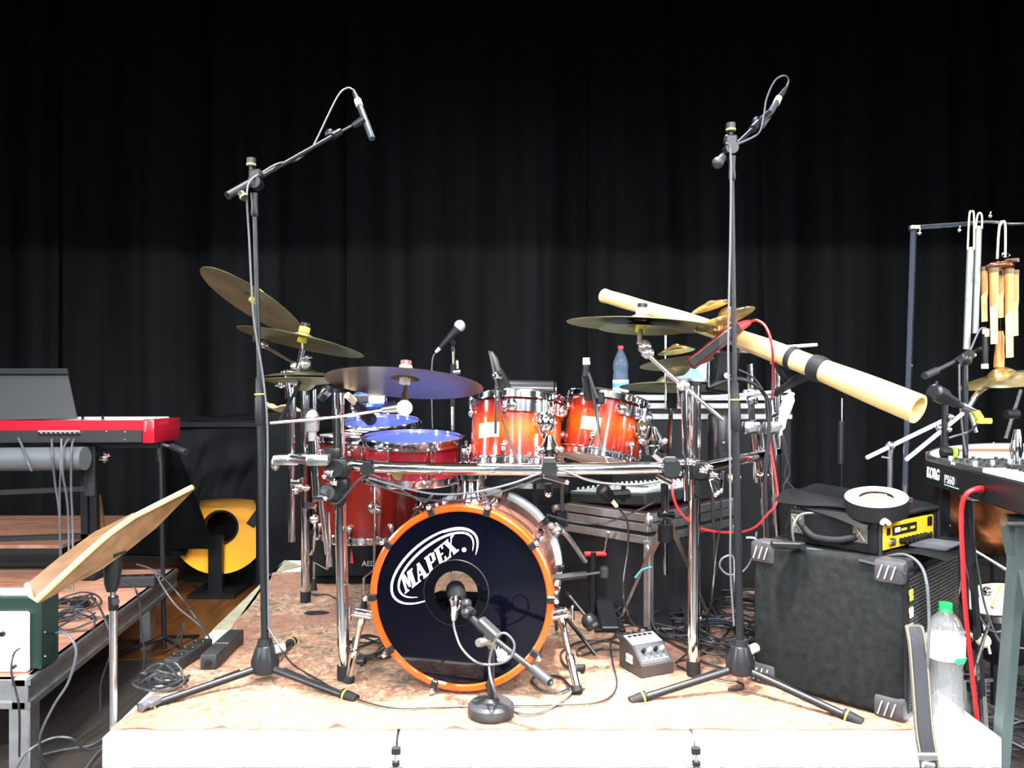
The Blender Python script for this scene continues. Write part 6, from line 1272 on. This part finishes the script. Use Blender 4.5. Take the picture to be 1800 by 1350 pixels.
cable('short white cable arc left of the speaker cabinet', [(1312, 945, 2.6), (1326, 946, 2.6), (1336, 956, 2.6)], .003, WHITE)
cable('short blue cable arc near the pedals', [(1116, 1016, 2.8), (1128, 1002, 2.8), (1146, 996, 2.8)], .003, mat('blue_cable_jacket', (.05, .3, .6), .4))
for k, (lb, pts) in enumerate((
    ('curved cable from the small mixer towards the right microphone stand', [(1195, 1160), (1225, 1155), (1260, 1130), (1285, 1100), (1290, 1060)]),
    ('cable from the small mixer passing under the right rack post foot', [(1190, 1170), (1220, 1182), (1260, 1192), (1300, 1200), (1305, 1210), (1280, 1212)]),
    ('long cable arching behind the small mixer plugs', [(1122, 1118), (1130, 1095), (1160, 1084), (1200, 1090), (1250, 1082), (1285, 1095), (1292, 1120), (1280, 1160)]),
    ('cable leaving the first plug of the small mixer', [(1108, 1128, 2.75), (1098, 1122), (1088, 1112), (1070, 1095)]),
    ('cable leaving the last plug of the small mixer', [(1150, 1118, 2.75), (1140, 1104), (1150, 1092), (1180, 1100), (1215, 1125), (1240, 1150)]),
    ('straight black cable crossing between tripod and small mixer', [(1100, 1080), (1140, 1105), (1190, 1135), (1240, 1165), (1290, 1178)]))):
    cable(lb, pts, .0036)
def coil(label, cx, cy, rx, ry, n, r=.0036, z0=0, cat='cable', seed=1, m=CABLE, plane=RT+.011, name='coiled_cable'):
    rnd = random.Random(seed); c = G(cx, cy, plane); pts = []
    for k in range(n):
        ox, oy, s, h = rnd.uniform(-.25, .25)*rx, rnd.uniform(-.25, .25)*ry, rnd.uniform(.7, 1.15), rnd.uniform(0, 1)
        for j in range(10):
            a = 2*pi*j/10; pts.append(V((c.x+ox+rx*s*cos(a), c.y+oy+ry*s*sin(a), plane+r+z0+h*.05*(.5+.5*sin(a*2+k)) + .0022*k)))
    return solo(MB().tube(pts, r, 6, sm=3), name, m, label, cat)
coil('large tangle of black cable on the rug left of the right rack post', 1195, 1112, .1, .12, 7, seed=2)
coil('large tangle of black cable behind the right microphone stand base', 1262, 1125, .13, .15, 11, seed=3)
coil('pile of black cable on the rug right of the right rack post', 1300, 1085, .12, .2, 9, seed=4)
coil('small coil of black cable beside the pedal frame', 1088, 1088, .04, .05, 5, seed=5)
coil('loose coil of cable visible behind the left spur of the bass drum', 655, 1148, .08, .1, 5, seed=6)
coil('cable heap on the rug behind the right microphone pole near the cabinet', 1310, 1040, .16, .22, 8, seed=9)
t = coil('coiled power cable lying on the left front corner of the rug', 292, 1206, .072, .045, 7, .0042, seed=8)
solo(MB(frame(G(268, 1248)+V((0, 0, .012)), (0, 0, 1), (.3, 1, 0))).box((0, 0, .012), (.05, .035, .024), bev=.006).cyl((-.025, 0, .012), (-.045, 0, .012), .011), 'power_plug', CABLEG, 'grey power plug at the tip of the left microphone stand leg', 'plug')
cable('cable from the coil to the socket strip at the left of the riser', [(318, 1200), (326, 1192), (300, 1188), (296, 1182)], .004)
cable('cable over the left riser edge going down to the dark floor', [(362, 1142), (370, 1128), (360, 1108, 2.95), (340, 1080, 3.0), (310, 1040, 3.0), (275, 1002, 3.1)], .0035)
cable('cable from the power adapter over the riser edge', [(350, 1150), (330, 1150, 2.72), (318, 1130, 2.7), (324, 1095, 2.7), (300, 1150, 2.75), (285, 1190, 2.8)], .0035)
cable('short cable on the rug behind the left rack legs', [(590, 1052), (575, 1045), (548, 1044), (545, 1030), (560, 1010), (580, 1005)], .0035)
# keyboard cables
for k, (x0, pts) in enumerate(((32, [(32, 770, 3.85), (38, 782, 3.83), (48, 810, 3.77), (56, 828, 3.77)]), (91, [(91, 772, 3.85), (92, 800, 3.78), (97, 850, 3.82), (104, 900, 3.82), (106, 980, 3.82), (102, 1040, 3.8)]),
        (108, [(108, 772, 3.85), (107, 820, 3.77), (105, 870, 3.8), (106, 950, 3.8), (110, 1040, 3.8)]), (121, [(121, 772, 3.85), (112, 788, 3.79), (110, 830, 3.77), (118, 880, 3.8), (121, 940, 3.8), (120, 1050, 3.7)]), (130, [(130, 772, 3.85), (126, 790, 3.79), (125, 860, 3.8), (128, 930, 3.8), (128, 1050, 3.7)]))):
    cable(['cable hanging from the leftmost visible socket of the red stage piano', 'first of four hanging cables, counted from the left, under the stage piano sockets', 'second of four hanging cables, counted from the left, under the stage piano sockets', 'third of four hanging cables, counted from the left, under the stage piano sockets', 'last of four hanging cables, counted from the left, under the stage piano sockets'][k], pts, .0055, CABLEG)
coil('heap of black cable on the platform beside the green metal box', 112, 1075, .1, .13, 8, .004, seed=11, plane=RT+.002)
coil('spread cable loops on the platform edge behind the heap', 140, 1100, .1, .09, 5, .003, seed=12, plane=RT+.002)
solo(MB(zrot(G(140, 1068), 20)).box((0, 0, .025), (.07, .05, .04), bev=.008), 'plug_adapter', BLACK, 'black plug adapter beside the cable heap on the platform', 'adapter')
cable('grey cable hanging over the platform edge and trailing to the floor', [('p', 85, 1118), (105, 1112, 2.6), (124, 1120, 2.5), (134, 1150, 2.48), (120, 1200, 2.48), (95, 1240, 2.48), (72, 1290, 2.5), (72, 1325, 2.6), (84, 1350, 2.7)], .0042, CABLEG)
cable('thin cable from the white front panel down past the platform leg', [(35, 1140, 2.58), (24, 1150, 2.52), (20, 1180, 2.5), (28, 1215, 2.5), (34, 1250, 2.5), (34, 1330, 2.55)], .0035)
cable('cable crossing the floor in front of the platform leg', [(28, 1352, 2.55), (50, 1320, 2.55), (90, 1298, 2.6), (125, 1298, 2.6), (150, 1318, 2.7), (178, 1312, 2.8)], .0038, CABLEG)
cable('cable in an arch behind the wooden music stand pole', [(140, 1048, 2.9), (165, 1055, 2.8), (185, 1090, 2.7), (195, 1140, 2.7), (178, 1200, 2.75), (176, 1250, 2.75), (172, 1262, 2.75)], .0035)
cable('cable hanging from the power strip off the platform edge', [(215, 1024, 3.2), (235, 1032, 3.0), (246, 1060, 3.0), (248, 1100, 3.0), (254, 1150, 3.0), (250, 1195, 3.0)], .004)
cable('two core cable from the platform to the dark floor beside the thin stand', [(240, 992, 3.9), (268, 1002, 3.7), (285, 1030, 3.5), (310, 1065, 3.4), (340, 1090, 3.3), (361, 1110, 3.2), (360, 1125, 3.1)], .0035, CABLEG)
for k, (lb, pts) in enumerate((
    ('cable on the dark floor at the lower left, nearest the riser', [('g', 150, 1352), ('g', 170, 1325), ('g', 185, 1312)]),
    ('cable lying on the floor under the left platform', [('g', 60, 1330), ('g', 110, 1318), ('g', 160, 1310), ('g', 190, 1290)]),
    ('cable on the wooden floor beside the cable drum stand', [('g', 300, 1020), ('g', 350, 1012), ('g', 400, 1018), ('g', 440, 1008), ('g', 460, 1015)]),
    ('second cable on the wooden floor below the orange cable drum', [('g', 340, 1030), ('g', 380, 1035), ('g', 430, 1028), ('g', 455, 1022)]),
    ('third cable snaking over the wooden floor below the orange cable drum', [('g', 330, 1000), ('g', 370, 1006), ('g', 400, 1000), ('g', 440, 998), ('g', 470, 1000)]))):
    cable(lb, pts, .006 if k > 1 else .004, CABLEG if k < 2 else CABLE)
# lower right cables
rr = [('black cable looping low at the right edge behind the stand leg', [('g', 1690, 1240), ('g', 1720, 1225), ('g', 1760, 1230), ('g', 1800, 1245)]),
      ('black cable on the floor along the riser right edge', [('g', 1730, 1260), ('g', 1760, 1250), ('g', 1800, 1262)]),
      ('grey cable on the floor under the keyboard stand', [('g', 1700, 1215), ('g', 1740, 1240), ('g', 1790, 1270), ('g', 1830, 1290)]),
      ('thin hanging cable right of the thick red cable', [(1710, 880, 2.6), (1712, 950, 2.6), (1722, 1020, 2.6), (1736, 1080, 2.6), (1760, 1130, 2.6), (1800, 1140, 2.6)]),
      ('thin cable arching in front of the copper kettle', [(1700, 880, 2.7), (1690, 950, 2.7), (1700, 1010, 2.7), (1720, 1080, 2.7), (1745, 1110, 2.6), (1770, 1105, 2.6)]),
      ('black cable hanging beside the grey chime tube stand', [(1686, 640, 2.85), (1687, 700, 2.85), (1692, 760, 2.85), (1698, 800, 2.85)]),
      ('thin cable hanging from the yellow connector', [(1720, 742, 2.56), (1705, 758, 2.68), (1680, 766, 2.68), (1668, 770, 2.68)]),
      ('thin cable rising to the pencil microphone by the wind chime', [(1733, 576, 2.92), (1722, 580, 2.92), (1708, 610, 2.92), (1700, 625, 2.9)])]
for lb, pts in rr: cable(lb, pts, .0036, CABLEG if 'thin' in lb or 'grey' in lb else CABLE)
coil('heap of cable on the dark floor behind the green capped bottle', 1740, 1205, .16, .16, 7, .0042, seed=21, plane=.01)
coil('cable heap on the floor at the far right bottom', 1780, 1300, .15, .12, 6, .0042, seed=22, plane=.01)
cable('black cables bundled behind the amplifier bag on the rug side', [(1390, 880, 2.9), (1405, 900, 2.7), (1415, 890, 2.6), (1440, 888, 2.5), (1452, 892, 2.45)], .004)
solo(MB().tube([P(1405, 893, 2.6), P(1420, 888, 2.6)], .006), 'yellow_tag', YEL, 'small yellow cable tag left of the amplifier bag', 'tag')
